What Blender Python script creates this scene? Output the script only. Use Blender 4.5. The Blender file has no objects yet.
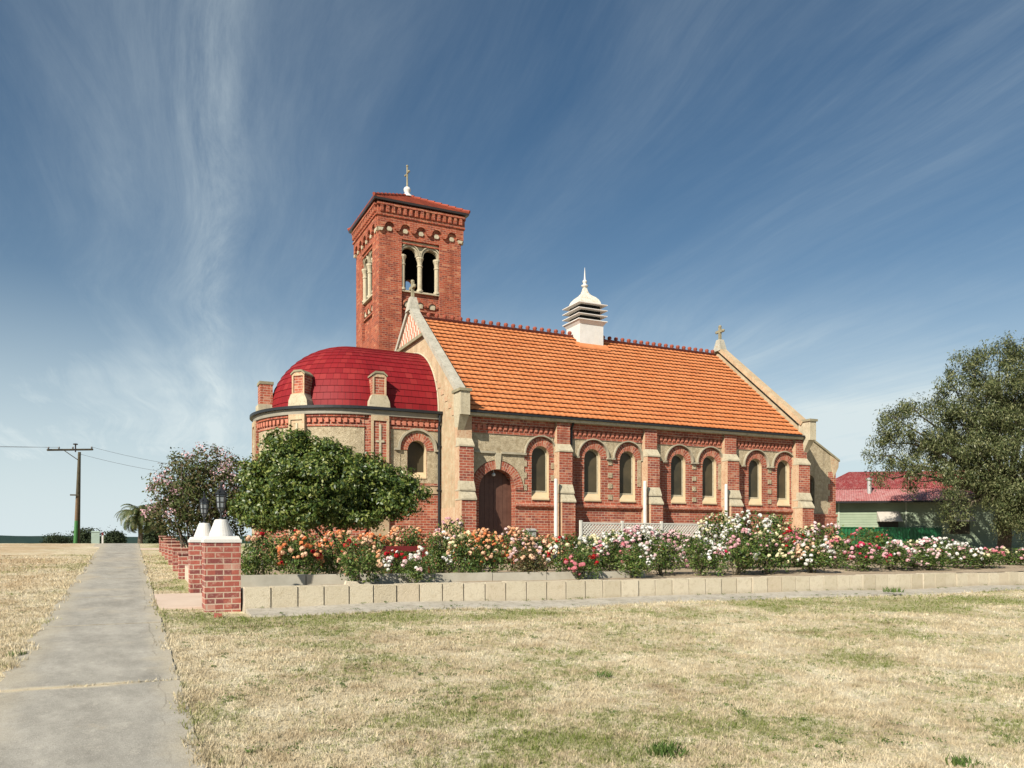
import bpy, math, random
import numpy as np
from mathutils import Vector, Matrix
from mathutils.geometry import delaunay_2d_cdt

random.seed(7)
rng = np.random.default_rng(7)
sc = bpy.context.scene
COL = sc.collection
R = math.radians

# ------------------------------------------------------------------ camera, sky, sun
HEAD = 25.62                       # heading of the camera, degrees from +Y towards +X
cam = bpy.data.cameras.new('camera')
cam.sensor_width = 36; cam.lens = 36 * 800 / 1024
cam.shift_y = (541 - 384) / 1024
cam.clip_start = .05; cam.clip_end = 6000
co = bpy.data.objects.new('camera', cam); COL.objects.link(co)
co.location = (0, 0, 0); co.rotation_euler = (R(90), 0, R(-HEAD))
sc.camera = co

SUN = Vector((-1.6, -1.0, 1.3)).normalized()
SUN_STRENGTH, SKY_STRENGTH, EXPOSURE = 5.0, .05, .62
sl = bpy.data.lights.new('sun', 'SUN'); sl.energy = SUN_STRENGTH; sl.angle = R(.5); sl.color = (1, .93, .82)
so = bpy.data.objects.new('sun', sl); COL.objects.link(so)
so.rotation_euler = (-SUN).to_track_quat('-Z', 'Y').to_euler()
so.location = (-30, -20, 40)

w = bpy.data.worlds.new('World'); sc.world = w; w.use_nodes = True
nt = w.node_tree; nt.nodes.clear()

class NT:
    """small node-graph helper"""
    def __init__(s, t): s.t = t
    def n(s, typ, **kw):
        o = s.t.nodes.new('ShaderNode' + typ)
        for k, v in kw.items(): setattr(o, k, v)
        return o
    def link(s, a, b): s.t.links.new(a, b)
    def put(s, sock, v):
        if isinstance(v, bpy.types.NodeSocket): s.link(v, sock)
        elif v is not None:
            if isinstance(v, tuple) and len(v) == 3 and sock.type == 'RGBA': v = v + (1,)
            sock.default_value = v
    def math(s, op, a, b=None, c=None, clamp=False):
        o = s.n('Math', operation=op, use_clamp=clamp)
        for i, v in enumerate((a, b, c)):
            if v is not None: s.put(o.inputs[i], v)
        return o.outputs[0]
    def mix(s, f, a, b, blend='MIX'):
        o = s.n('Mix', data_type='RGBA', blend_type=blend)
        s.put(o.inputs[0], f); s.put(o.inputs[6], a); s.put(o.inputs[7], b)
        return o.outputs[2]
    def noise(s, vec, scale, detail=3, rough=.55, dist=0):
        o = s.n('TexNoise'); s.put(o.inputs['Vector'], vec)
        o.inputs['Scale'].default_value = scale; o.inputs['Detail'].default_value = detail
        o.inputs['Roughness'].default_value = rough; o.inputs['Distortion'].default_value = dist
        return o.outputs[0]
    def ramp(s, f, stops, interp='LINEAR'):
        o = s.n('ValToRGB'); e = o.color_ramp; e.interpolation = interp
        while len(e.elements) < len(stops): e.elements.new(.5)
        for el, (p, c) in zip(e.elements, stops):
            el.position = p
            el.color = (c if len(c) == 4 else c + (1,)) if isinstance(c, tuple) else (c, c, c, 1)
        s.put(o.inputs[0], f); return o.outputs[0]
    def smooth(s, v, a, b):
        o = s.n('MapRange', interpolation_type='SMOOTHSTEP'); s.put(o.inputs[0], v)
        s.put(o.inputs[1], a); s.put(o.inputs[2], b); return o.outputs[0]
    def vec(s, x, y, z):
        o = s.n('CombineXYZ'); s.put(o.inputs[0], x); s.put(o.inputs[1], y); s.put(o.inputs[2], z); return o.outputs[0]

g = NT(nt)
sky = g.n('TexSky', sky_type='NISHITA', sun_disc=False)
sky.sun_elevation = math.asin(SUN.z); sky.sun_rotation = math.atan2(SUN.x, SUN.y)
sky.air_density = 1.0; sky.dust_density = .3; sky.ozone_density = 1.6; sky.altitude = 50
tc = g.n('TexCoord'); sp = g.n('SeparateXYZ'); g.link(tc.outputs['Generated'], sp.inputs[0])
dx, dy, dz = sp.outputs
zz = g.math('ADD', g.math('MAXIMUM', dz, .0), .07)
px_ = g.math('DIVIDE', dx, zz); py_ = g.math('DIVIDE', dy, zz)
al = g.math('ADD', g.math('MULTIPLY', px_, .0917), g.math('MULTIPLY', py_, .9958))
ac = g.math('SUBTRACT', g.math('MULTIPLY', px_, .9958), g.math('MULTIPLY', py_, .0917))
wob = g.noise(g.vec(g.math('MULTIPLY', al, .5), g.math('MULTIPLY', ac, .5), 0.), 1.0, 2)
acw = g.math('ADD', ac, g.math('MULTIPLY', g.math('SUBTRACT', wob, .5), .45))
n1 = g.noise(g.vec(g.math('MULTIPLY', al, .30), g.math('MULTIPLY', acw, 1.25), 9.4), 1.0, 9, .66, .25)
n2 = g.noise(g.vec(g.math('MULTIPLY', al, .7), g.math('MULTIPLY', acw, 5.5), 7.7), 1.0, 10, .72, .5)
n3 = g.noise(g.vec(g.math('MULTIPLY', al, .3), g.math('MULTIPLY', ac, .45), 6.2), 1.0, 3, .5)
cir = g.math('MULTIPLY', g.smooth(n1, .36, .84), g.math('ADD', .35, g.math('MULTIPLY', g.smooth(n2, .25, .85), .85)))
cir = g.math('MULTIPLY', cir, g.math('ADD', .35, g.math('MULTIPLY', g.smooth(n3, .30, .66), .65)))
st = g.math('DIVIDE', g.math('ADD', ac, g.math('MULTIPLY', g.math('SUBTRACT', wob, .5), .16)), .06)
st = g.math('MULTIPLY', g.math('EXPONENT', g.math('MULTIPLY', g.math('MULTIPLY', st, st), -1.)), g.math('MULTIPLY', g.smooth(n2, .2, .8), .34))
st2 = g.math('DIVIDE', g.math('ADD', ac, .05), .35)
st2 = g.math('MULTIPLY', g.math('EXPONENT', g.math('MULTIPLY', g.math('MULTIPLY', st2, st2), -1.)), g.math('MULTIPLY', n2, .26))
low = g.math('MULTIPLY', g.smooth(g.noise(g.vec(g.math('MULTIPLY', px_, .35), g.math('MULTIPLY', py_, .3), 5.), 1.0, 5, .55), .38, .64), g.smooth(dz, .34, .08))
cl = g.math('ADD', g.math('MULTIPLY', cir, .40), g.math('ADD', st, st2))
cl = g.math('ADD', cl, g.math('MULTIPLY', g.math('MULTIPLY', low, g.math('ADD', .5, n2)), .62))
bank = g.math('ADD', g.math('MULTIPLY', dx, .807), g.math('ADD', g.math('MULTIPLY', dy, .571), g.math('MULTIPLY', dz, .150)))   # the pale cloud bank low in the east
bank = g.math('MULTIPLY', g.smooth(bank, .955, .999), g.math('MULTIPLY', g.smooth(dz, .20, .13), g.math('ADD', .30, g.math('MULTIPLY', n2, .55))))
cl = g.math('ADD', cl, bank)
cl = g.math('MINIMUM', cl, .88)
hz = g.math('MULTIPLY', g.smooth(dz, .33, -.02), .84)
cl = g.math('MAXIMUM', g.math('MULTIPLY', cl, g.smooth(dz, -.02, .05)), hz)
cl = g.math('ADD', cl, g.math('MULTIPLY', g.smooth(dz, .50, .08), .17))
base = g.n('HueSaturation'); base.inputs['Saturation'].default_value = .95; base.inputs['Value'].default_value = 1.0
g.link(sky.outputs[0], base.inputs['Color'])
skyc = g.mix(cl, g.mix(1., base.outputs[0], (.56, .86, 1.0), 'MULTIPLY'), (9.0, 10.3, 10.6))
bg = g.n('Background'); g.put(bg.inputs[0], skyc); bg.inputs[1].default_value = SKY_STRENGTH
wo = g.n('OutputWorld'); g.link(bg.outputs[0], wo.inputs[0])

vs = sc.view_settings
vs.view_transform = 'Standard'; vs.look = 'None'; vs.exposure = EXPOSURE; vs.gamma = 1; vs.use_curve_mapping = False
sc.cycles.max_bounces = 6; sc.cycles.diffuse_bounces = 1; sc.cycles.transparent_max_bounces = 8
sc.cycles.use_denoising = True

# ------------------------------------------------------------------ materials
def newmat(name):
    m = bpy.data.materials.new(name); m.use_nodes = True
    m.node_tree.nodes.clear(); t = NT(m.node_tree)
    out = t.n('OutputMaterial'); return m, t, out
def principled(t, out, col, rough=.8, bump=None, bstr=.4, bdist=.01, spec=.3, metal=0):
    b = t.n('BsdfPrincipled'); t.put(b.inputs['Base Color'], col); t.put(b.inputs['Roughness'], rough)
    b.inputs['Specular IOR Level'].default_value = spec; b.inputs['Metallic'].default_value = metal
    if bump is not None:
        bp = t.n('Bump'); bp.inputs['Strength'].default_value = bstr; bp.inputs['Distance'].default_value = bdist
        t.put(bp.inputs['Height'], bump); t.link(bp.outputs[0], b.inputs['Normal'])
    t.link(b.outputs[0], out.inputs[0]); return b
def pos(t): return t.n('NewGeometry').outputs['Position']
def mottled(name, c1, c2, scale=3., rough=.85, bs=40., bstr=.3, bdist=.01, spec=.25, c3=None, metal=0, stain=None):
    m, t, out = newmat(name); p = pos(t)
    n = t.noise(p, scale, 6, .65)
    col = t.ramp(n, [(.3, c1), (.7, c2)])
    if c3: col = t.mix(t.smooth(t.noise(p, scale * 4.3, 6, .75), .50, .64), col, c3)
    if stain:
        sx = t.n('Mapping'); sx.inputs['Scale'].default_value = (3.2, 3.2, .35); t.link(p, sx.inputs[0])
        col = t.mix(t.math('MULTIPLY', t.smooth(t.noise(sx.outputs[0], 1.2, 5, .7), .5, .75), .7), col, stain)
    principled(t, out, col, rough, t.noise(p, bs, 4, .7), bstr, bdist, spec, metal); return m
def plain(name, c, rough=.5, spec=.4, metal=0):
    d = tuple(x * .8 for x in c)
    return mottled(name, d, c, 4., rough, 25., .06, .004, spec, None, metal)
def brick(name, c1, c2, c3, mortar, bw=.24, rh=.086, ms=.009, grime=None, msm=.1, pale=None, smear=.25):
    m, t, out = newmat(name); uv = t.n('UVMap').outputs[0]; p = pos(t)
    b = t.n('TexBrick'); t.link(uv, b.inputs['Vector'])
    b.inputs['Scale'].default_value = 1; b.inputs['Brick Width'].default_value = bw; b.inputs['Row Height'].default_value = rh
    b.inputs['Mortar Size'].default_value = ms; b.inputs['Mortar Smooth'].default_value = msm; b.inputs['Bias'].default_value = -.1
    t.put(b.inputs['Color1'], c1); t.put(b.inputs['Color2'], c2); t.put(b.inputs['Mortar'], mortar)
    sep = t.n('SeparateXYZ'); t.link(uv, sep.inputs[0])
    row = t.math('FLOOR', t.math('DIVIDE', sep.outputs[1], rh))
    off = t.math('MULTIPLY', t.math('MODULO', row, 2.), .5)
    colm = t.math('FLOOR', t.math('ADD', t.math('DIVIDE', sep.outputs[0], bw), off))
    wn = t.n('TexWhiteNoise', noise_dimensions='2D'); t.link(t.vec(colm, row, 0.), wn.inputs['Vector'])
    inb = t.math('SUBTRACT', 1., b.outputs['Fac'])
    col = t.mix(t.math('MULTIPLY', t.smooth(wn.outputs[0], .68, .8), inb), b.outputs['Color'], c3)
    if pale: col = t.mix(t.math('MULTIPLY', t.smooth(wn.outputs[0], .12, .05), inb), col, pale)
    col = t.mix(t.math('MULTIPLY', t.smooth(t.noise(p, .9, 5, .65), .40, .75), .5), col, grime or tuple(x * .55 for x in c1))
    col = t.mix(t.math('MULTIPLY', t.smooth(t.noise(p, 14., 4, .75), .5, .72), smear), col, mortar)
    mpv = t.n('Mapping'); mpv.inputs['Scale'].default_value = (2.6, 2.6, .28); t.link(p, mpv.inputs[0])
    col = t.mix(t.math('MULTIPLY', t.smooth(t.noise(mpv.outputs[0], 1.3, 6, .7), .47, .70), .55), col, tuple(x * .42 for x in c1))
    col = t.mix(t.math('MULTIPLY', t.smooth(t.noise(p, 3.5, 6, .75), .56, .74), .22), col, (.50, .36, .26))
    h = t.math('ADD', inb, t.math('MULTIPLY', t.noise(p, 60., 3), .5))
    principled(t, out, col, .85, h, .5, .012, .2); return m
def leaf(name, cols, transl=.3, gloss=.0, tcol=None):
    m, t, out = newmat(name); gn = t.n('NewGeometry')
    col = t.ramp(gn.outputs['Random Per Island'], [(i / max(1, len(cols) - 1), c) for i, c in enumerate(cols)])
    d = t.n('BsdfPrincipled'); t.put(d.inputs['Base Color'], col); d.inputs['Roughness'].default_value = .42 if gloss else .7
    d.inputs['Specular IOR Level'].default_value = gloss if gloss else .15
    tr = t.n('BsdfTranslucent'); t.put(tr.inputs[0], t.mix(.5, col, tcol) if tcol else col)
    mx = t.n('MixShader'); mx.inputs[0].default_value = transl
    t.link(d.outputs[0], mx.inputs[1]); t.link(tr.outputs[0], mx.inputs[2]); t.link(mx.outputs[0], out.inputs[0]); return m

M = {}
M['brick'] = brick('red_brick', (.38, .098, .053), (.31, .076, .044), (.22, .053, .038), (.47, .33, .24), pale=(.46, .2, .12))
M['brick_tower'] = brick('tower_brick', (.37, .085, .040), (.29, .06, .033), (.19, .042, .028), (.36, .2, .13), pale=(.44, .17, .09))
M['brick_fence'] = brick('fence_brick', (.37, .105, .075), (.30, .085, .065), (.20, .06, .055), (.50, .38, .29), bw=.24, rh=.088, ms=.009, pale=(.46, .24, .18), smear=.5)
M['render'] = mottled('roughcast_render', (.30, .235, .145), (.60, .51, .35), 7.5, .95, 30., 1.0, .04, .1, (.30, .24, .15), stain=(.24, .195, .135))
M['render_pink'] = mottled('washed_render', (.44, .28, .17), (.52, .385, .25), 4.0, .9, 35., .4, .012, .15, (.36, .17, .10), stain=(.52, .42, .29))
M['sand_render'] = mottled('sandy_render', (.36, .27, .16), (.54, .43, .285), 2.6, .9, 30., .6, .02, .15, (.44, .26, .155), stain=(.27, .205, .135))
M['cream'] = mottled('cement_cream', (.40, .345, .235), (.52, .46, .33), 3.5, .85, 40., .3, .01, .2, (.33, .28, .19), stain=(.24, .21, .155))
M['reveal'] = mottled('cream_painted_reveal', (.48, .36, .21), (.56, .44, .28), 3.0, .8, 40., .15, .006, .2)
M['hood'] = mottled('hood_moulding', (.27, .235, .165), (.40, .355, .26), 3.0, .85, 40., .2, .006, .2, None, stain=(.22, .21, .17))
M['coping'] = mottled('cement_coping', (.34, .315, .25), (.46, .43, .355), 2.6, .85, 40., .3, .01, .2, (.28, .26, .21), stain=(.20, .185, .15))
M['oldstone'] = mottled('weathered_stone', (.19, .17, .11), (.32, .285, .19), 4., .95, 40., .4, .01, .1)
M['white'] = mottled('white_paint', (.54, .52, .48), (.64, .62, .58), 3., .6, 30., .1, .005, .3, None, stain=(.62, .58, .5))
M['whiterust'] = mottled('white_paint_rusting', (.55, .52, .44), (.64, .61, .53), 3., .6, 30., .1, .005, .3, (.42, .31, .17))
M['gutter'] = mottled('gutter_paint', (.20, .18, .14), (.29, .265, .21), 2., .5, 20., .05, .003, .35)
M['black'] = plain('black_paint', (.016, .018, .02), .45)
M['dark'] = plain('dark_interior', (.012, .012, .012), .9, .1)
M['terracotta_dark'] = mottled('ridge_terracotta', (.20, .045, .026), (.33, .08, .04), 6., .7, 40., .2, .006, .3, (.10, .03, .028))
M['wood'] = mottled('brown_door_timber', (.085, .038, .026), (.125, .06, .04), 5., .55, 30., .15, .004, .35)
M['maroon'] = plain('maroon_paint', (.16, .02, .02), .5)
m, t, out = newmat('limestone_block'); p = pos(t); rp = t.n('NewGeometry').outputs['Random Per Island']
col = t.ramp(rp, [(0, (.50, .43, .31)), (.35, (.57, .50, .37)), (.7, (.62, .545, .41)), (1, (.54, .455, .33))])
col = t.mix(t.math('MULTIPLY', t.smooth(t.noise(p, 9., 6, .75), .48, .68), .55), col, (.42, .345, .225))
col = t.mix(t.math('MULTIPLY', t.smooth(t.noise(p, 38., 4, .7), .58, .70), .5), col, (.30, .235, .15))
s_ = t.n('SeparateXYZ'); t.link(p, s_.inputs[0])
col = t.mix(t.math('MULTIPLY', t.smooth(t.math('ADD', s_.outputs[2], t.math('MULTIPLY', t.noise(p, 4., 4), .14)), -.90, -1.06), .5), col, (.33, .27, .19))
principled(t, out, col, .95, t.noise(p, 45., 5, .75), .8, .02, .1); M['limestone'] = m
M['concrete'] = mottled('kerb_concrete', (.33, .30, .24), (.46, .42, .35), 2.5, .95, 40., .4, .01, .1, (.26, .235, .19))
M['kerbwhite'] = mottled('pale_edging', (.36, .33, .26), (.47, .44, .36), 3., .9, 40., .3, .008, .1)
M['pinkslab'] = mottled('pink_concrete', (.52, .40, .31), (.60, .48, .38), 2.5, .95, 40., .3, .008, .1)
M['timberpole'] = mottled('weathered_pole', (.06, .052, .036), (.11, .095, .065), 5., .9, 40., .4, .01, .1)
M['poletan'] = mottled('stained_pole', (.12, .08, .05), (.19, .135, .085), 5., .9, 40., .4, .01, .1)
M['polegreen'] = plain('green_painted_pole', (.05, .17, .045), .7)
M['bark'] = mottled('bark', (.07, .055, .04), (.15, .12, .09), 9., .95, 50., .6, .02, .1)
M['soil'] = mottled('bed_soil', (.30, .23, .155), (.46, .37, .26), 1.2, .98, 50., .6, .02, .1, (.20, .15, .10))
M['weatherboard'] = mottled('green_weatherboard', (.22, .275, .185), (.28, .335, .235), 1.5, .6, 20., .05, .004, .3)
M['cornerboard'] = plain('pale_green_board', (.42, .47, .36), .6)
M['redroof'] = mottled('red_painted_iron', (.17, .024, .026), (.26, .05, .048), 2.2, .55, 20., .05, .003, .25, (.36, .17, .155), stain=(.34, .19, .17))
M['fadedroof'] = mottled('faded_red_iron', (.34, .11, .10), (.42, .22, .205), .9, .6, 20., .05, .003, .3, (.28, .055, .055), stain=(.45, .31, .28))
M['awning'] = plain('pale_awning_metal', (.50, .46, .40), .5)
M['greenfence'] = mottled('green_steel_fence', (.012, .10, .036), (.018, .135, .05), .9, .45, 20., .05, .003, .4)
M['flue'] = plain('galvanised_flue', (.45, .45, .43), .4, .5, .3)
M['grey'] = plain('grey_plastic', (.36, .36, .34), .6)
M['lattice'] = plain('lattice_paint', (.62, .60, .52), .6)
M['insul'] = plain('brown_porcelain', (.03, .022, .02), .3)
M['wire'] = plain('cable_black', (.05, .05, .055), .6)
M['crest_white'] = plain('white_block', (.58, .57, .53), .7)
M['palegreen'] = plain('pale_green_cabinet', (.33, .42, .36), .6)
M['lampglass'] = plain('frosted_lamp_glass', (.20, .22, .23), .2, .5)

# window glass with brownish blind behind
m, t, out = newmat('dark_window_glass'); principled(t, out, t.ramp(t.noise(pos(t), 1.3, 3), [(.35, (.045, .040, .026)), (.7, (.085, .068, .040))]), .3, None, spec=.2); M['glass'] = m

# checker gable
m, t, out = newmat('checker_tiles'); uv = t.n('UVMap').outputs[0]
mp = t.n('Mapping'); mp.inputs['Scale'].default_value = (1.25, .8, 1); t.link(uv, mp.inputs[0])
ck = t.n('TexChecker'); ck.inputs['Scale'].default_value = 5.0; t.link(mp.outputs[0], ck.inputs[0])
ck.inputs['Color1'].default_value = (.44, .15, .085, 1); ck.inputs['Color2'].default_value = (.58, .50, .40, 1)
col = t.mix(t.math('MULTIPLY', t.noise(pos(t), 5., 4), .3), ck.outputs[0], (.45, .34, .25)); principled(t, out, col, .85); M['checker'] = m

def tilemat(name, cw, rh, cols, dark, rough=.75, spec=.25, jm=None):
    m, t, out = newmat(name); uv = t.n('UVMap').outputs[0]; p = pos(t)
    s = t.n('SeparateXYZ'); t.link(uv, s.inputs[0])
    r_ = t.math('FLOOR', t.math('ADD', t.math('DIVIDE', s.outputs[1], rh), .001))
    off = t.math('MULTIPLY', t.math('MODULO', r_, 2.), .5 if jm else 0.)
    cx = t.math('ADD', t.math('DIVIDE', s.outputs[0], cw), off)
    c_ = t.math('FLOOR', cx)
    wn = t.n('TexWhiteNoise', noise_dimensions='2D'); t.link(t.vec(c_, r_, 0.), wn.inputs['Vector'])
    col = t.ramp(wn.outputs[0], [(i / (len(cols) - 1), c) for i, c in enumerate(cols)])
    col = t.mix(t.math('MULTIPLY', t.smooth(t.noise(p, .8, 5, .65), .45, .75), .45), col, dark)
    col = t.mix(t.math('MULTIPLY', t.smooth(t.noise(p, 9., 4, .7), .58, .75), .3), col, dark)
    h = t.noise(p, 50., 3)
    if jm:
        fr = t.math('FRACT', cx); e = t.math('MINIMUM', fr, t.math('SUBTRACT', 1., fr))
        jn = t.smooth(e, .0, .035)
        col = t.mix(jn, jm, col); h = t.math('ADD', h, t.math('MULTIPLY', jn, 2.))
    principled(t, out, col, rough, h, .25, .01, spec); return m
M['tile'] = tilemat('orange_terracotta_tiles', .21, .3, [(.53, .18, .064), (.56, .20, .075), (.575, .21, .082), (.55, .19, .07), (.515, .17, .058)], (.38, .115, .045))
M['tile_edge'] = mottled('dark_tile_edges', (.10, .03, .014), (.20, .055, .022), 2., .9, 40., .3, .006, .1)  # dark colour on the risers draws the lines between tile courses
M['towertile'] = tilemat('red_terracotta_tiles', .21, .3, [(.25, .05, .027), (.31, .068, .033), (.20, .04, .025)], (.15, .04, .026))
M['dome'] = tilemat('crimson_painted_shingles', .26, .3, [(.175, .008, .011), (.215, .011, .014), (.19, .009, .012), (.245, .02, .02)], (.13, .010, .012), .6, .2, (.05, .003, .005))

# lawn: straw with green patches; used by the ground and by the blades
def lawn_colour(t, p, fine=True):
    a = t.noise(p, .55, 5, .6); b = t.noise(p, 2.6, 5, .65); c = t.noise(p, 9., 4, .7)
    col = t.ramp(b, [(.28, (.46, .365, .225)), (.5, (.645, .55, .375)), (.70, (.77, .69, .51))])
    s = t.n('SeparateXYZ'); t.link(p, s.inputs[0])
    near_wall = t.math('MULTIPLY', t.smooth(s.outputs[1], 9.4, 11.6), t.smooth(s.outputs[0], .6, 1.2))
    gm = t.math('ADD', t.math('ADD', t.math('MULTIPLY', a, .7), t.math('MULTIPLY', b, .25)), t.math('MULTIPLY', c, .22))
    gm = t.math('ADD', gm, t.math('MULTIPLY', near_wall, .07)); gm = t.math('ADD', gm, t.math('MULTIPLY', t.math('SUBTRACT', t.noise(p, 24., 3, .7), .5), .42)); gm = t.math('ADD', gm, t.math('MULTIPLY', t.math('SUBTRACT', c, .5), .22))
    gm = t.math('SUBTRACT', gm, t.math('MULTIPLY', t.smooth(s.outputs[0], -.9, -2.2), .06))
    gf = t.smooth(gm, .575, .72)
    col = t.mix(t.math('MULTIPLY', gf, .75), col, (.255, .27, .09))
    lv = t.math('MULTIPLY', t.smooth(s.outputs[0], -1.0, -2.5), t.smooth(t.noise(p, .35, 5, .65), .36, .58))
    col = t.mix(t.math('MULTIPLY', lv, .55), col, (.47, .315, .17))
    br = t.smooth(t.noise(t.vec(s.outputs[0], s.outputs[1], 4.4), 1.1, 5, .65), .54, .72)
    col = t.mix(t.math('MULTIPLY', br, .5), col, (.27, .185, .105))
    return col, gf, c
m, t, out = newmat('dry_lawn'); p = pos(t); col, gf, c = lawn_colour(t, p)
col = t.mix(t.math('MULTIPLY', t.smooth(t.noise(p, 38., 3, .7), .45, .7), .4), col, (.22, .16, .09))
principled(t, out, col, .95, t.math('ADD', t.noise(p, 45., 4, .7), c), .8, .04, .05); M['lawn'] = m
m, t, out = newmat('grass_blades'); p = pos(t); col, gf, c = lawn_colour(t, p)
rp = t.n('NewGeometry').outputs['Random Per Island']
v = t.ramp(rp, [(0, .72), (.5, 1.0), (1, 1.2)])
col = t.mix(1., col, v, 'MULTIPLY')
col = t.mix(t.math('MULTIPLY', gf, t.math('GREATER_THAN', rp, .40)), col, (.17, .215, .05))
d = t.n('BsdfDiffuse'); t.put(d.inputs[0], col); tr = t.n('BsdfTranslucent'); t.put(tr.inputs[0], col)
mx = t.n('MixShader'); mx.inputs[0].default_value = .35
t.link(d.outputs[0], mx.inputs[1]); t.link(tr.outputs[0], mx.inputs[2]); t.link(mx.outputs[0], out.inputs[0]); M['blade'] = m

m, t, out = newmat('old_path_concrete'); p = pos(t)
mp = t.n('Mapping'); mp.inputs['Scale'].default_value = (1.6, .7, 1); t.link(p, mp.inputs[0])
col = t.ramp(t.noise(mp.outputs[0], 1.7, 7, .7), [(.3, (.225, .21, .178)), (.5, (.315, .296, .252)), (.72, (.42, .392, .335))])
s = t.n('SeparateXYZ'); t.link(p, s.inputs[0])
wx = t.math('ADD', s.outputs[0], t.math('MULTIPLY', t.math('SUBTRACT', t.noise(p, 1.5, 5, .7), .5), .5))
ed = t.math('MAXIMUM', t.smooth(wx, .12, .40), t.smooth(wx, -.62, -1.02))
col = t.mix(t.math('MULTIPLY', ed, .6), col, (.45, .39, .28))
jy = t.math('ABSOLUTE', t.math('SUBTRACT', t.math('ADD', s.outputs[1], t.math('MULTIPLY', t.math('SUBTRACT', t.noise(p, 2.5, 4), .5), .22)), 7.83))
for jj in (4.1, 11.9, 15.6, 19.6, 23.5, 27.3):
    ja = t.math('ABSOLUTE', t.math('SUBTRACT', t.math('ADD', s.outputs[1], t.math('MULTIPLY', t.math('SUBTRACT', t.noise(p, 3., 4), .5), .10)), jj))
    col = t.mix(t.math('MULTIPLY', t.smooth(ja, .07, .015), .55), col, (.46, .40, .29))
    col = t.mix(t.math('MULTIPLY', t.smooth(ja, .016, .006), .6), col, (.15, .12, .08))
col = t.mix(t.math('MULTIPLY', t.smooth(jy, .13, .0), t.smooth(s.outputs[0], .25, -.2)), col, (.54, .46, .32))
col = t.mix(t.math('MULTIPLY', t.smooth(t.noise(p, 11., 6, .8), .50, .72), .5), col, (.21, .19, .16)); col = t.mix(t.math('MULTIPLY', t.smooth(t.noise(mp.outputs[0], 5., 6, .75), .52, .7), .4), col, (.50, .46, .38))
col = t.mix(t.math('MULTIPLY', t.smooth(t.noise(p, 130., 2, .6), .54, .66), .45), col, (.55, .52, .45)); col = t.mix(t.math('MULTIPLY', t.smooth(t.noise(p, 95., 2, .6), .56, .68), .45), col, (.16, .15, .125)); col = t.mix(t.math('MULTIPLY', t.smooth(t.noise(p, .8, 5, .7), .56, .68), .4), col, (.46, .385, .27))
ck = t.math('ABSOLUTE', t.math('SUBTRACT', t.math('ADD', s.outputs[0], t.math('MULTIPLY', t.math('SUBTRACT', t.noise(p, 1.1, 5, .6), .5), .22)), .25))
col = t.mix(t.math('MULTIPLY', t.math('MULTIPLY', t.smooth(ck, .010, .003), t.smooth(t.noise(p, .9, 2), .45, .6)), .45), col, (.14, .12, .09))
principled(t, out, col, .95, t.noise(p, 90., 4, .7), .5, .008, .1); M['path'] = m

M['leaf_round'] = leaf('glossy_dark_leaves', [(.020, .045, .009), (.05, .09, .015), (.11, .155, .027), (.26, .28, .07)], .25, .5, (.2, .25, .03))
M['leaf_pep'] = leaf('olive_drooping_leaves', [(.035, .052, .02), (.078, .098, .036), (.135, .152, .06), (.26, .26, .13)], .3, .25)
M['leaf_myrtle'] = leaf('crape_myrtle_leaves', [(.04, .06, .02), (.075, .10, .03), (.11, .115, .045), (.13, .09, .05)], .3)
M['leaf_far'] = leaf('dark_bush_leaves', [(.02, .032, .016), (.035, .05, .022), (.05, .065, .03)], .2)
M['leaf_palm'] = leaf('palm_leaves', [(.05, .075, .03), (.085, .12, .045), (.14, .16, .06), (.19, .16, .07)], .25, .3)
M['leaf_rose'] = leaf('rose_leaves', [(.022, .05, .01), (.05, .10, .02), (.10, .165, .035), (.18, .235, .06), (.12, .085, .04)], .3, .3)
M['leaf_rose_red'] = leaf('reddish_rose_leaves', [(.05, .06, .022), (.09, .10, .03), (.14, .08, .045), (.15, .14, .05)], .3, .25)
M['leaf_weed'] = leaf('weed_leaves', [(.06, .11, .025), (.10, .16, .04), (.16, .2, .06)], .3)
M['stem'] = plain('green_brown_stem', (.09, .075, .04), .8)
BL = {'apricot': (.80, .40, .20), 'peach': (.80, .52, .34), 'orange': (.78, .26, .10), 'red': (.50, .02, .03), 'crimson': (.55, .03, .09), 'pink': (.74, .42, .44),
      'pale_pink': (.80, .58, .56), 'white': (.84, .81, .74), 'cream': (.80, .72, .45), 'rose': (.66, .22, .25)}
for k, c in BL.items():
    d_ = tuple(x * .75 for x in c)
    M['bl_' + k] = leaf(k + '_petals', [d_, c, tuple(min(.88, x * 1.1) for x in c)], .25)
M['bl_myrtle'] = leaf('myrtle_blossom', [(.60, .33, .38), (.70, .45, .47), (.72, .55, .54)], .3)

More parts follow.
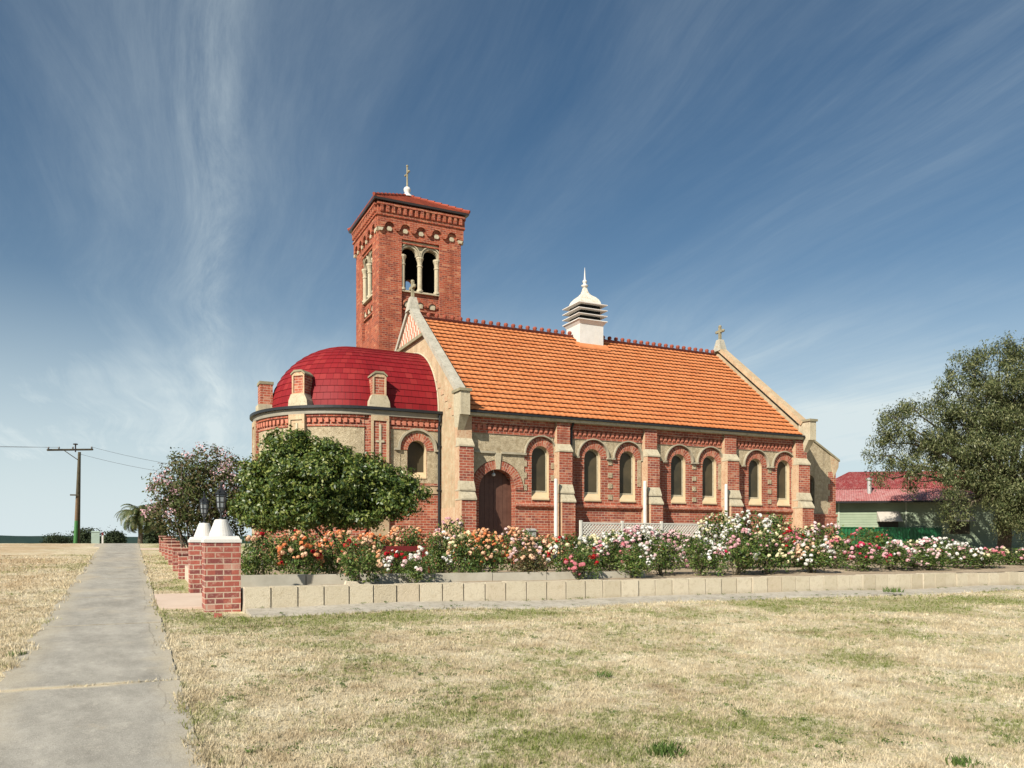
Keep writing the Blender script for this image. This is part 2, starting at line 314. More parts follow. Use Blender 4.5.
# ------------------------------------------------------------------ mesh builder
class MB:
    def __init__(s): s.v = []; s.f = []; s.m = []; s.uv = {}
    def face(s, pts, mi=0, uv=None):
        i = len(s.v); s.v += [tuple(p) for p in pts]; s.f.append(tuple(range(i, i + len(pts)))); s.m.append(mi)
        if uv: s.uv[len(s.f) - 1] = uv
    def add(s, vs_, fs, mi=0):
        i = len(s.v); s.v += [tuple(p) for p in vs_]
        for f in fs: s.f.append(tuple(i + k for k in f)); s.m.append(mi)
    def box(s, x0, x1, y0, y1, z0, z1, mi=0, ms=None):
        V = [(x, y, z) for z in (z0, z1) for y in (y0, y1) for x in (x0, x1)]
        F = [(0, 2, 3, 1), (4, 5, 7, 6), (0, 1, 5, 4), (2, 6, 7, 3), (0, 4, 6, 2), (1, 3, 7, 5)]  # bottom top south north west east
        i = len(s.v); s.v += V
        for k, f in enumerate(F): s.f.append(tuple(i + q for q in f)); s.m.append(ms[k] if ms else mi)
    def hexa(s, b, t_, mi=0, ms=None):
        """b,t_: four bottom and four top corners, same order"""
        s.face(b[::-1], ms[0] if ms else mi); s.face(t_, ms[1] if ms else mi)
        for k in range(4):
            q = (k + 1) % 4; s.face([b[k], b[q], t_[q], t_[k]], ms[2 + k] if ms else mi)
    def prism(s, poly, fr, d0, d1, mi=0, ms=None):
        """closed 2-D outline extruded from depth d0 to d1 in frame fr"""
        a = [fr(u, v, d1) for u, v in poly]; b = [fr(u, v, d0) for u, v in poly]
        s.face(a, mi); s.face(b[::-1], mi)
        for k in range(len(poly)):
            q = (k + 1) % len(poly); s.face([a[k], b[k], b[q], a[q]], mi if ms is None else ms)
    def panel(s, outl, holes, fr, d0, d1, mi=0, mside=None, mhole=None):
        pts = []; edges = []
        for lp in [outl] + holes:
            i = len(pts); n = len(lp); pts += [Vector(q) for q in lp]; edges += [(i + k, i + (k + 1) % n) for k in range(n)]
        ov, oe, of, _, _, _ = delaunay_2d_cdt(pts, edges, [], 0, 1e-6)
        for f in of:
            cx = sum(ov[k][0] for k in f) / 3; cy = sum(ov[k][1] for k in f) / 3
            if not inside(cx, cy, outl) or any(inside(cx, cy, h) for h in holes): continue
            s.face([fr(ov[k][0], ov[k][1], d1) for k in f], mi); s.face([fr(ov[k][0], ov[k][1], d0) for k in reversed(f)], mi)
        for j, lp in enumerate([outl] + holes):
            mm = (mi if mside is None else mside) if j == 0 else (mi if mhole is None else mhole)
            for k in range(len(lp)):
                q = (k + 1) % len(lp)
                s.face([fr(*lp[k], d1), fr(*lp[k], d0), fr(*lp[q], d0), fr(*lp[q], d1)], mm)
    def ring(s, cx, cz, ri, ro, fr, d0, d1, a0=0, a1=math.pi, n=20, mi=0, brickuv=True):
        rm = (ri + ro) / 2
        for k in range(n):
            t0 = a0 + (a1 - a0) * k / n; t1 = a0 + (a1 - a0) * (k + 1) / n
            P = lambda r, t_, d: fr(cx + r * math.cos(t_), cz + r * math.sin(t_), d)
            s.face([P(ri, t0, d1), P(ro, t0, d1), P(ro, t1, d1), P(ri, t1, d1)], mi,
                   [(0, t0 * rm), (ro - ri, t0 * rm), (ro - ri, t1 * rm), (0, t1 * rm)] if brickuv else None)
            s.face([P(ro, t0, d1), P(ro, t0, d0), P(ro, t1, d0), P(ro, t1, d1)], mi)
            s.face([P(ri, t0, d0), P(ri, t0, d1), P(ri, t1, d1), P(ri, t1, d0)], mi)
        for t_ in (a0, a1): s.face([P(ri, t_, d0), P(ro, t_, d0), P(ro, t_, d1), P(ri, t_, d1)], mi)
    def tube(s, pts, rad, n=8, mi=0, cap=True):
        pts = [Vector(p) for p in pts]; rings = []
        if not isinstance(rad, (list, tuple)): rad = [rad] * len(pts)
        for i, p in enumerate(pts):
            dr = (pts[min(i + 1, len(pts) - 1)] - pts[max(i - 1, 0)]).normalized()
            up = Vector((0, 0, 1)) if abs(dr.z) < .95 else Vector((1, 0, 0))
            a = dr.cross(up).normalized(); b = dr.cross(a)
            rings.append([p + (a * math.cos(q) + b * math.sin(q)) * rad[i] for q in [2 * math.pi * k / n for k in range(n)]])
        V = [v for r_ in rings for v in r_]; F = []
        for i in range(len(rings) - 1):
            for k in range(n):
                q = (k + 1) % n; F.append((i * n + k, i * n + q, (i + 1) * n + q, (i + 1) * n + k))
        if cap: F += [tuple(range(n)), tuple(range(len(V) - n, len(V)))]
        s.add(V, F, mi)
    def lathe(s, prof, c, n=16, a0=0, a1=2 * math.pi, mi=0):
        """prof: list of (r, z) around vertical axis through c=(x,y)"""
        full = abs(a1 - a0 - 2 * math.pi) < 1e-6; m_ = n if full else n + 1
        V = []; F = []
        for (r_, z_) in prof:
            for k in range(m_):
                a = a0 + (a1 - a0) * k / n; V.append((c[0] + r_ * math.cos(a), c[1] + r_ * math.sin(a), z_))
        for i in range(len(prof) - 1):
            for k in range(n):
                q = (k + 1) % m_; F.append((i * m_ + k, i * m_ + q, (i + 1) * m_ + q, (i + 1) * m_ + k))
        s.add(V, F, mi)
    def build(s, name, mats, parent=None, smooth=False, **props):
        me = bpy.data.meshes.new(name)
        V = np.array(s.v, dtype=np.float64)
        mn, mx_ = V.min(0), V.max(0); org = np.array([(mn[0] + mx_[0]) / 2, (mn[1] + mx_[1]) / 2, mn[2]])
        me.from_pydata((V - org).tolist(), [], s.f)
        for mt in (mats if isinstance(mats, (list, tuple)) else [mats]): me.materials.append(M[mt])
        me.polygons.foreach_set('material_index', s.m)
        if smooth: me.polygons.foreach_set('use_smooth', [True] * len(s.f))
        uvl = me.uv_layers.new(name='UVMap'); buf = np.zeros((len(me.loops), 2)); k = 0
        for i, f in enumerate(s.f):
            if i in s.uv: buf[k:k + len(f)] = s.uv[i]
            else:
                P = V[list(f)]; nrm = np.zeros(3)
                for a in range(len(f)): nrm += np.cross(P[a], P[(a + 1) % len(f)])
                l = np.linalg.norm(nrm); nrm = nrm / l if l > 1e-12 else np.array([0, 0, 1.])
                if abs(nrm[2]) > .97: buf[k:k + len(f)] = P[:, :2]
                else:
                    tg = np.array([-nrm[1], nrm[0], 0]); tg /= np.linalg.norm(tg); bt = np.cross(nrm, tg)
                    if bt[2] < 0: bt = -bt
                    buf[k:k + len(f), 0] = P @ tg; buf[k:k + len(f), 1] = P @ bt
            k += len(f)
        uvl.data.foreach_set('uv', buf.ravel())
        me.update(); o = bpy.data.objects.new(name, me); COL.objects.link(o)
        place(o, Vector(org), parent)
        for kk, vv in props.items(): o[kk] = vv
        return o
def wloc(o):
    l = Vector((0, 0, 0))
    while o: l = l + o.location; o = o.parent
    return l
def place(o, wl, parent):
    if parent: o.parent = parent; o.location = wl - wloc(parent)
    else: o.location = wl
def inside(x, y, P):
    c = False; j = len(P) - 1
    for i in range(len(P)):
        xi, yi = P[i]; xj, yj = P[j]
        if (yi > y) != (yj > y) and x < (xj - xi) * (y - yi) / (yj - yi) + xi: c = not c
        j = i
    return c
def thing(name, label, cat, loc=(0, 0, 0), group=None, parent=None):
    o = bpy.data.objects.new(name, None); COL.objects.link(o); place(o, Vector(loc), parent); o.empty_display_size = .3
    if label: o['label'] = label
    if cat: o['category'] = cat
    if group: o['group'] = group
    if cat: o['kind'] = 'thing'
    return o
def tag(o, label, cat, group=None, kind=None):
    o['label'] = label; o['category'] = cat
    if group: o['group'] = group
    o['kind'] = kind or 'thing'
    return o
def npmesh(name, V, F, mat, parent=None, loc=None, smooth=False):
    """big meshes straight from numpy: V (n,3) world, F (m,k)"""
    me = bpy.data.meshes.new(name); org = np.array(loc if loc is not None else [(V[:, 0].min() + V[:, 0].max()) / 2, (V[:, 1].min() + V[:, 1].max()) / 2, V[:, 2].min()])
    k = F.shape[1]
    me.vertices.add(len(V)); me.vertices.foreach_set('co', (V - org).ravel())
    me.loops.add(F.size); me.loops.foreach_set('vertex_index', F.ravel().astype(np.int32))
    me.polygons.add(len(F)); me.polygons.foreach_set('loop_start', np.arange(0, F.size, k, dtype=np.int32))
    me.polygons.foreach_set('loop_total', np.full(len(F), k, dtype=np.int32))
    me.materials.append(M[mat])
    if smooth: me.polygons.foreach_set('use_smooth', np.ones(len(F), dtype=bool))
    me.update(calc_edges=True); me.validate()
    o = bpy.data.objects.new(name, me); COL.objects.link(o); place(o, Vector(org), parent); return o
def frame(o, tg, nr):
    o = Vector(o); tg = Vector(tg); nr = Vector(nr)
    return lambda u, v, d: tuple(o + tg * u + Vector((0, 0, v)) + nr * d)
def arch(cx, zs, r, zb, n=16):
    return [(cx - r, zb), (cx + r, zb)] + [(cx + r * math.cos(math.pi * k / n), zs + r * math.sin(math.pi * k / n)) for k in range(n + 1)]
def ray(u, v=541.):
    """ground direction of a picture column (used to measure the place)"""
    a = (u - 512) / 800; return (.4324 + .9017 * a, .9017 - .4324 * a, (541 - v) / 800)
def at(u, v, t_): d_ = ray(u, v); return Vector((d_[0] * t_, d_[1] * t_, d_[2] * t_))

# ------------------------------------------------------------------ ground
def lawn_z(y):
    y = np.asarray(y, dtype=float)
    z1 = -1.55 + .0362 * np.clip(y, -30, 39.0)
    z1 = z1 - np.clip((y - 46) / 60, 0, 1) ** 2 * 1.6
    return z1
GT = -.80
def bumps(x, y):
    k = np.clip((np.abs(x + .3) - .95) / 1.2, 0, 1)
    return -.0055 * np.clip(x - 1.5, 0, 26) + k * (.012 * np.sin(x * 1.3 + y * .7) + .012 * np.sin(y * 1.9 - x * .8))
def ground_z(x, y):
    x = np.asarray(x, float); y = np.asarray(y, float)
    z0 = lawn_z(np.minimum(y, 900))
    z0 = z0 + bumps(x, y)
    k = np.clip((x - 1.4) / 4.0, 0, 1)
    terr = (1 - k) * np.maximum(GT, lawn_z(np.minimum(y, 36)) - .02) + k * GT
    f = np.clip((y - 70) / 60, 0, 1); terr = terr * (1 - f) + (-1.7) * f
    ins = (x > 1.61) & (y > 12.84)
    return np.where(ins, terr, z0)
def axis(*segs):
    a = []
    for s0, s1, st_ in segs: a += list(np.arange(s0, s1, st_))
    return np.array(a + [segs[-1][1]])
gx = axis((-2500, -200, 230), (-200, -40, 20), (-40, -8, 2), (-8, 1.60, .32), (1.60, 1.62, .02), (1.62, 26, .6), (26, 70, 2), (70, 200, 20), (200, 2500, 230))
gy = axis((-60, -8, 8), (-8, 12.83, .37), (12.83, 12.85, .02), (12.85, 50, .7), (50, 120, 3), (120, 300, 20), (300, 3600, 300))
GX, GY = np.meshgrid(gx, gy); GZ = ground_z(GX, GY)
V = np.stack([GX.ravel(), GY.ravel(), GZ.ravel()], 1); nx_ = len(gx)
I, J = np.meshgrid(np.arange(nx_ - 1), np.arange(len(gy) - 1)); b0 = (J * nx_ + I).ravel()
F = np.stack([b0, b0 + 1, b0 + nx_ + 1, b0 + nx_], 1)
go = npmesh('ground', V, F, 'lawn', smooth=True); go['kind'] = 'structure'

# garden soil sheet over the terrace
sx = axis((1.63, 30, .5), (30, 60, 3)); sy = axis((12.9, 36, .5))
SX, SY = np.meshgrid(sx, sy); SZ = ground_z(SX, SY) + .012 + .02 * (np.sin(SX * 2.3) * np.sin(SY * 1.9) + 1) * .5 + np.where((SY > 14.4) & (SY < 17.5), .05, 0)
V = np.stack([SX.ravel(), SY.ravel(), SZ.ravel()], 1); nx_ = len(sx)
I, J = np.meshgrid(np.arange(nx_ - 1), np.arange(len(sy) - 1)); b0 = (J * nx_ + I).ravel()
o = npmesh('garden_soil', V, np.stack([b0, b0 + 1, b0 + nx_ + 1, b0 + nx_], 1), 'soil', smooth=True); o['kind'] = 'structure'

# footpath in slabs with open joints
mb = MB(); js = [1.0, 4.1, 7.83, 11.9, 15.6, 19.6, 23.5, 27.3, 31.2, 35, 39, 44, 52]
pr = random.Random(3)
for a, b in zip(js[:-1], js[1:]):
    n = max(3, int((b - a) / .22)); gap = .03 if a > 7 and a < 8 else .012
    ys = [a + gap + (b - a - gap * 2) * k / n for k in range(n + 1)]
    L = [(-1.03 + pr.uniform(-.03, .03) - (.25 if y > 36 else 0), y) for y in ys]; Rr = [(.415 + pr.uniform(-.012, .01), y) for y in ys]
    for k in range(n):
        zs = [float(lawn_z(ys[k])) + .014, float(lawn_z(ys[k + 1])) + .014]
        xs0 = [L[k][0] + (Rr[k][0] - L[k][0]) * q / 3 for q in range(4)]; xs1 = [L[k + 1][0] + (Rr[k + 1][0] - L[k + 1][0]) * q / 3 for q in range(4)]
        for q in range(3): mb.face([(xs0[q], ys[k], zs[0]), (xs0[q + 1], ys[k], zs[0]), (xs1[q + 1], ys[k + 1], zs[1]), (xs1[q], ys[k + 1], zs[1])])
        for X0, X1 in ((L[k], L[k + 1]), (Rr[k], Rr[k + 1])): mb.face([(*X0, zs[0] - .05), (*X1, zs[1] - .05), (*X1, zs[1]), (*X0, zs[0])])
    for k in (0, n): z_ = float(lawn_z(ys[k])) + .014; mb.face([(L[k][0], ys[k], z_ - .05), (Rr[k][0], ys[k], z_ - .05), (Rr[k][0], ys[k], z_), (L[k][0], ys[k], z_)])
mb.build('footpath', 'path', kind='structure')
mb = MB()   # pinkish slab through the gate, side path higher up
for (x0, x1, y0, y1) in ((.42, 1.9, 13.45, 15.75), (.42, 1.5, 33.2, 34.4)):
    for k in range(5):
        a = y0 + (y1 - y0) * k / 5; b = y0 + (y1 - y0) * (k + 1) / 5; za = float(lawn_z(a)) + .026; zb = float(lawn_z(b)) + .026
        mb.hexa([(x0, a, za - .06), (x1, a, za - .06), (x1, b, zb - .06), (x0, b, zb - .06)], [(x0, a, za), (x1, a, za), (x1, b, zb), (x0, b, zb)])
mb.build('entry_path', 'pinkslab', kind='structure')
mb = MB(); n = 60   # concrete apron in front of the limestone wall
kr = random.Random(5)
for k in range(n):
    a = 1.62 + (32 - 1.62) * k / n; b = 1.62 + (32 - 1.62) * (k + 1) / n - .004
    za_, zb_ = float(lawn_z(12.4)) + float(bumps(a, 12.4)), float(lawn_z(12.4)) + float(bumps(b, 12.4))
    y0 = 12.16 + .05 * math.sin(a * 1.7) + kr.uniform(-.02, .02); y1 = 12.16 + .05 * math.sin(b * 1.7) + kr.uniform(-.02, .02)
    mb.hexa([(a, y0 - .05, za_ - .1), (b, y1 - .05, zb_ - .1), (b, 12.82, zb_ - .1), (a, 12.82, za_ - .1)], [(a, y0, za_ + .025), (b, y1, zb_ + .025), (b, 12.82, zb_ + .085), (a, 12.82, za_ + .085)])
mb.build('kerb', 'concrete', kind='structure')

# far wooded ridge
vr = random.Random(11); V = []; F = []
nseg = 160
for j, (dst, hh) in enumerate(((560, 0), (575, 1), (640, 1.25), (760, 1.1))):
    for k in range(nseg + 1):
        ang = R(-62 + 124 * k / nseg - 0); X = dst * math.sin(ang); Y = dst * math.cos(ang)
        top = 2.9 + .35 * math.sin(k * .21) + .3 * math.sin(k * .83 + 1) + vr.uniform(-.22, .22)
        V.append((X, Y, -4 if j == 0 else top * hh))
for j in range(3):
    for k in range(nseg): F.append((j * (nseg + 1) + k, j * (nseg + 1) + k + 1, (j + 1) * (nseg + 1) + k + 1, (j + 1) * (nseg + 1) + k))
M['farwood'] = mottled('distant_woodland', (.022, .042, .038), (.034, .056, .046), .05, .95, .4, .5, .5, .05)
o = npmesh('woods', np.array(V), np.array(F), 'farwood'); tag(o, 'dark green wooded ridge along the far horizon', 'woods', kind='stuff')

# ------------------------------------------------------------------ church
church = thing('church', 'red brick church with orange tiled roof, square bell tower and crimson domed apse', 'church', (16, 28, GT))
YS = 24.0
SF = frame((0, YS, 0), (1, 0, 0), (0, -1, 0))        # south wall frame: (x, z, outwards)
WIN = [12.57, 14.62, 16.08, 18.32, 19.77, 22.01, 23.46]; WR = .33; WSP = 2.88; WB = 1.38
DOOR = (10.97, 1.70, .66)
holes = [arch(c, WSP, WR, WB) for c in WIN] + [arch(DOOR[0], DOOR[1], DOOR[2], GT - .0 + .02)]
mb = MB()
mb.panel([(9.76, GT - .3), (24.15, GT - .3), (24.15, 4.03), (9.76, 4.03)], holes, SF, -.45, 0, 0, 0, 1)
for i_ in range(len(mb.f)):   # the door jamb is brick, the window reveals are painted
    if mb.m[i_] == 1 and all(abs(mb.v[q][0] - DOOR[0]) < .68 for q in mb.f[i_]): mb.m[i_] = 0
mb.build('nave_wall', ['brick', 'reveal'], church)
mb = MB(); mb.box(9.76, 24.15, 33.35, 33.79, GT - .3, 4.03); mb.build('nave_wall', 'brick', church)
# string course under the windows
mb = MB()
for a, b in ((11.62, 13.07), (13.63, 16.69), (17.24, 20.32), (20.9, 23.9)):
    mb.hexa([(a, 23.90, 1.16), (b, 23.90, 1.16), (b, 23.998, 1.10), (a, 23.998, 1.10)], [(a, 23.90, 1.23), (b, 23.90, 1.23), (b, 23.998, 1.30), (a, 23.998, 1.30)])
mb.build('string_course', 'brick', church)
# roughcast panels
mb = MB()
hoodhole = lambda c, r=.60: [(c + r * math.cos(2 * math.pi * k / 28), 2.93 + r * math.sin(2 * math.pi * k / 28)) for k in range(28)]
def rpanel(x0, x1, z0, cs, extra=()):
    P = [(x0, z0)]
    for c in cs:
        P += [(c + .60 * math.cos(math.pi - math.pi * k / 18), z0 + .60 * math.sin(math.pi - math.pi * k / 18)) for k in range(19)]
    P += [(x1, z0), (x1, 3.52), (x0, 3.52)]
    mb.panel(P, list(extra), SF, .0, .03)
rpanel(13.66, 16.66, 2.93, WIN[1:3]); rpanel(17.26, 20.3, 2.93, WIN[3:5]); rpanel(20.92, 23.92, 2.93, WIN[5:7]); rpanel(11.95, 13.06, 2.93, WIN[:1])
dr = [(DOOR[0] + .965 * math.cos(q), DOOR[1] + .965 * math.sin(q)) for q in [R(8) + R(164) * k / 20 for k in range(21)]]
mb.panel([(9.9, 1.87)] + [(max(9.93, x), z_) for x, z_ in dr[::-1]] + [(11.95, 1.87), (11.95, 3.52), (9.9, 3.52)], [], SF, 0, .03)
for c in (16.50, 20.18, 23.88):
    mb.panel([(c, 1.95), (c + .15, 1.95), (c + .15, 2.925), (c, 2.925)], [], SF, 0, .028)
mb.build('roughcast_panel', 'render', church)
# cream blocks between the paired windows
mb = MB()
for a, b in ((1, 2), (3, 4), (5, 6)):
    c = (WIN[a] + WIN[b]) / 2
    for z_ in (2.68, 2.24, 1.86, 1.46): mb = MB(); mb.box(c - .085, c + .085, 23.972, 23.999, z_, z_ + .17); mb.build('quoin_block', 'render', church)
for c, zs in ((12.0, (2.5, 2.1, 1.7)), (13.03, (2.45, 2.05))):
    for z_ in zs: mb = MB(); mb.box(c - .05, c + .05, 23.972, 23.999, z_, z_ + .2); mb.build('quoin_block', 'render', church)
for c in WIN:
    wn = thing('window', None, None, (c, YS, WB), parent=church)
    mb = MB(); mb.ring(c, WSP, WR + .002, .585, SF, 0, .022, mi=0); mb.build('arch_ring', 'brick', wn)
    mb = MB(); mb.ring(c, 2.93, .598, .638, SF, 0, .12, n=24, brickuv=False)
    for s in (-1, 1): mb.box(min(c + s * .565, c + s * .70), max(c + s * .565, c + s * .70), 23.89, 23.999, 2.87, 2.928)
    mb.build('hood_mould', 'hood', wn)
    mb = MB(); mb.panel(arch(c, WSP, WR - .001, WB + .28), [], SF, -.20, -.17); mb.build('pane', 'glass', wn)
    mb = MB(); mb.panel(arch(c, WSP, WR - .002, WB + .28), [arch(c, WSP, WR - .045, WB + .33)], SF, -.168, -.14); mb.build('window_frame', 'cream', wn)
    mb = MB(); mb.hexa([(c - WR + .003, 23.955, WB + .005), (c + WR - .003, 23.955, WB + .005), (c + WR - .003, 24.165, WB + .005), (c - WR + .003, 24.165, WB + .005)],
                       [(c - WR + .003, 23.955, WB + .05), (c + WR - .003, 23.955, WB + .05), (c + WR - .003, 24.165, WB + .30), (c - WR + .003, 24.165, WB + .30)]); mb.build('sill', 'reveal', wn)
# door
dn = thing('door', None, None, (DOOR[0], YS, GT), parent=church)
mb = MB(); mb.ring(DOOR[0], DOOR[1], .662, .94, SF, 0, .04, a0=R(0), a1=R(180)); mb.build('arch_ring', 'brick', dn)
mb = MB(); mb.prism([(DOOR[0] - .07, 2.36), (DOOR[0] + .07, 2.36), (DOOR[0] + .12, 2.9), (DOOR[0] - .12, 2.9)], SF, .0, .075); mb.build('keystone', 'cream', dn)
mb = MB()
for k in range(8):
    x0 = DOOR[0] - .66 + k * .165; cxm = x0 + .0825; zt = DOOR[1] + math.sqrt(max(.0, .66 ** 2 - (abs(cxm - DOOR[0]) + .0) ** 2))
    mb.prism([(x0 + .004, GT + .05), (x0 + .161, GT + .05), (x0 + .161, zt), (x0 + .004, zt)], SF, -.35, -.30)
mb.build('door_leaf', 'wood', dn)
mb = MB(); mb.panel(arch(DOOR[0], DOOR[1], .659, GT + .02), [], SF, -.37, -.351); mb.build('door_backing', 'wood', dn)
mb = MB(); mb.tube([(DOOR[0] + .08, 24.29, .25), (DOOR[0] + .08, 24.25, .25), (DOOR[0] + .08, 24.25, .11)], .014); mb.build('handle', 'black', dn)
mb = MB(); mb.tube([(DOOR[0] - .08, 24.12, 2.34), (DOOR[0] - .08, 24.12, 2.24)], .012); mb.lathe([(0, 2.14), (.05, 2.15), (.065, 2.2), (.04, 2.25), (0, 2.25)], (DOOR[0] - .08, 24.12), 10); mb.build('porch_lamp', 'white', dn, smooth=True)
# horizontal hood string over the door bay
mb = MB(); mb.box(9.92, DOOR[0] - .125, 23.90, 23.97, 2.875, 2.945); mb.box(DOOR[0] + .125, WIN[0] - .70, 23.90, 23.97, 2.875, 2.945)
mb.build('hood_string', 'hood', church)
# dentil cornice under the eave
mb = MB()
mb.box(9.79, 24.14, 23.90, 23.999, 3.83, 4.03); mb.build('cornice_band', 'brick', church)
mb = MB(); mb.box(9.79, 24.14, 23.94, 23.999, 3.525, 3.585); mb.build('cornice_band', 'brick', church)
mb = MB(); mb.box(9.79, 24.14, 23.965, 23.999, 3.586, 3.829, 0)
x = 9.85
while x < 24.05:
    mb.hexa([(x, 23.915, 3.67), (x + .095, 23.915, 3.67), (x + .095, 23.97, 3.60), (x, 23.97, 3.60)], [(x, 23.905, 3.80), (x + .095, 23.905, 3.80), (x + .095, 23.97, 3.80), (x, 23.97, 3.80)], 2); x += .19
M['dentil'] = mottled('pink_brick_dentil', (.40, .13, .085), (.50, .2, .13), 8., .85, 40., .2, .005, .2)
mb.build('dentil_course', ['brick', 'brick', 'dentil'], church)
# gutter and fascia
mb = MB(); mb.box(9.74, 24.22, 23.68, 23.79, 4.04, 4.13); mb.box(9.74, 24.2, 23.795, 23.99, 4.032, 4.06)
mb.build('fascia', 'cream', church)
mb = MB(); mb.box(9.76, 24.23, 23.60, 23.70, 4.132, 4.19); mb.build('gutter', 'black', church)  # lip coloured black to paint the shadow line above the cream fascia
# buttresses
def buttress(c, hw, west_mi=1, name='buttress'):
    b = thing(name, None, None, (c, 23.7, GT), parent=church)
    x0, x1 = c - hw, c + hw
    ms = [0, 0, 0, 0, 1, 1]
    mb = MB()
    mb.box(x0, x1, 23.42, 23.998, GT - .2, 1.30, ms=ms)
    mb.box(x0, x1, 23.62, 23.998, 1.30, 3.02, ms=ms)
    mb.box(x0, x1, 23.78, 23.998, 3.02, 4.02, ms=ms if c > 10 else [1] * 6)
    mb.build('pier', ['brick', 'render_pink'], b)
    e = .015
    for (ya, za, yb, zb, yc) in ((23.385, 1.302, 23.54, 1.585, 0), (23.505, 1.60, 23.618, 1.92, 0), (23.59, 3.022, 23.776, 3.30, 0)):
        mb = MB(); mb.hexa([(x0 - e, ya, za), (x1 + e, ya, za), (x1 + e, 23.93, za), (x0 - e, 23.93, za)], [(x0 - e, ya, za + .05), (x1 + e, ya, za + .05), (x1 + e, 23.93, za + .05), (x0 - e, 23.93, za + .05)])
        mb.hexa([(x0 - e, ya, za + .0505), (x1 + e, ya, za + .0505), (x1 + e, yb + .12, za + .0505), (x0 - e, yb + .12, za + .0505)], [(x0 - e * .3, yb, zb), (x1 + e * .3, yb, zb), (x1 + e * .3, yb + .12, zb), (x0 - e * .3, yb + .12, zb)])
        mb.build('weathering', 'cream', b)
for c, hw in ((9.72, .25), (13.35, .255), (16.95, .26), (20.6, .28), (24.2, .30)): buttress(c, hw)
# gable walls
def gable(X0, X1, sgn, ko):
    """wall between X0 and X1; sgn=-1 faces west"""
    fr = frame((X0 if sgn < 0 else X1, 0, 0), (0, 1, 0), (sgn, 0, 0)); th = X1 - X0
    mb = MB()
    mb.panel([(24.0, GT - .3), (33.8, GT - .3), (33.8, 4.55), (28.9, 8.55), (24.0, 4.55)], [], fr, -th, 0)
    o = mb.build('gable_wall', 'sand_render', church)
    for s in (-1, 1):   # coping
        ya, za = 28.9 + s * 5.05, 4.62; yb, zb = 28.9, 8.72
        e0, e1 = (X0 - .11, X1 + .09) if sgn < 0 else (X0 - .02, X1 + .03)
        mb = MB(); dn_ = Vector((0, s * .62, .78)); h = .17
        P = lambda x, y, z_, k: (x, y + dn_.y * k * (0 if y == 28.9 else 1), z_ + (dn_.z if y != 28.9 else 1.1) * k)
        mb.hexa([(e0, ya, za), (e1, ya, za), (e1, yb, zb), (e0, yb, zb)], [P(e0, ya, za, h), P(e1, ya, za, h), P(e1, yb, zb, h), P(e0, yb, zb, h)])
        mb.build('coping', 'coping' if sgn < 0 else 'sand_render', church)
        kn = thing('kneeler', None, None, ((X0 + X1) / 2, 28.9 + s * 5.2, 3.5), parent=church)
        mb = MB(); y0, y1 = sorted((28.9 + s * 4.9, 28.9 + s * 5.5)); W0, W1 = X0, X1; X0, X1 = X0 + (-.14 if sgn < 0 else .08), X1 + (ko - .06 if sgn > 0 else -.05)
        mb.box(X0 - .05, X1 + .04, y0, y1, 4.0, 4.74)
        mb.hexa([(X0 + .0, 28.9 + s * 4.92, 3.55), (X1 - .01, 28.9 + s * 4.92, 3.55), (X1 - .01, 28.9 + s * 5.12, 3.55), (X0 + .0, 28.9 + s * 5.12, 3.55)],
                [(X0 - .05, 28.9 + s * 4.92, 3.998), (X1 + .04, 28.9 + s * 4.92, 3.998), (X1 + .04, 28.9 + s * 5.42, 3.998), (X0 - .05, 28.9 + s * 5.42, 3.998)])
        mb.build('corbel', 'cream', kn)
        mb = MB(); mb.box(X0 - .10, X1 + .09, y0 - .05, y1 + .05, 4.742, 4.83); mb.build('cap', 'oldstone', kn); X0, X1 = W0, W1
    # cross on the apex
    cr = thing('cross', None, None, ((X0 + X1) / 2, 28.9, 8.7), parent=church); xm = (X0 + X1) / 2
    mb = MB(); mb.hexa([(xm - .22, 28.66, 8.66), (xm + .22, 28.66, 8.66), (xm + .22, 29.14, 8.66), (xm - .22, 29.14, 8.66)], [(xm - .12, 28.78, 9.2), (xm + .12, 28.78, 9.2), (xm + .12, 29.02, 9.2), (xm - .12, 29.02, 9.2)]); mb.build('base', 'coping', cr)
    mb = MB(); mb.box(xm - .05, xm + .05, 28.845, 28.955, 9.20, 9.80)
    for s in (-1, 1): mb.box(xm - .055, xm + .055, 28.9 + (.056 if s > 0 else -.21), 28.9 + (.21 if s > 0 else -.056), 9.53, 9.64)
    for (yy, z_) in ((28.9, 9.81), (28.68, 9.585), (29.12, 9.585)): mb.lathe([(0, z_ - .07), (.06, z_ - .05), (.075, z_), (.06, z_ + .05), (0, z_ + .07)], (xm, yy), 8)
    mb.build('cross_arms', 'oldstone', cr)
gable(9.62, 9.76, -1, -.22); gable(24.25, 24.58, 1, .04)
# west gable: chequered apex and band, pinkish bricks stepping along the rake, return pier by the apse
WF = frame((9.62, 0, 0), (0, 1, 0), (-1, 0, 0))
mb = MB(); mb.panel([(27.42, 7.50), (30.38, 7.50), (28.9, 8.70)], [], WF, 0, .03); mb.build('chequer_panel', 'checker', church)
mb = MB(); mb.box(9.50, 9.619, 27.3, 30.5, 7.38, 7.495); mb.build('gable_band', 'oldstone', church)
mb = MB()
for k in range(9):
    y = 24.35 + k * .34; z_ = 4.55 + k * .34 * .816 - .42
    mb = MB(); mb.box(9.60, 9.619, y, y + .26, z_, z_ + .17); mb.build('rake_brick', 'render_pink', church)
mb = MB(); mb.box(9.585, 9.619, 24.02, 25.55, GT - .2, 1.1); mb.build('corner_pier', 'render_pink', church)

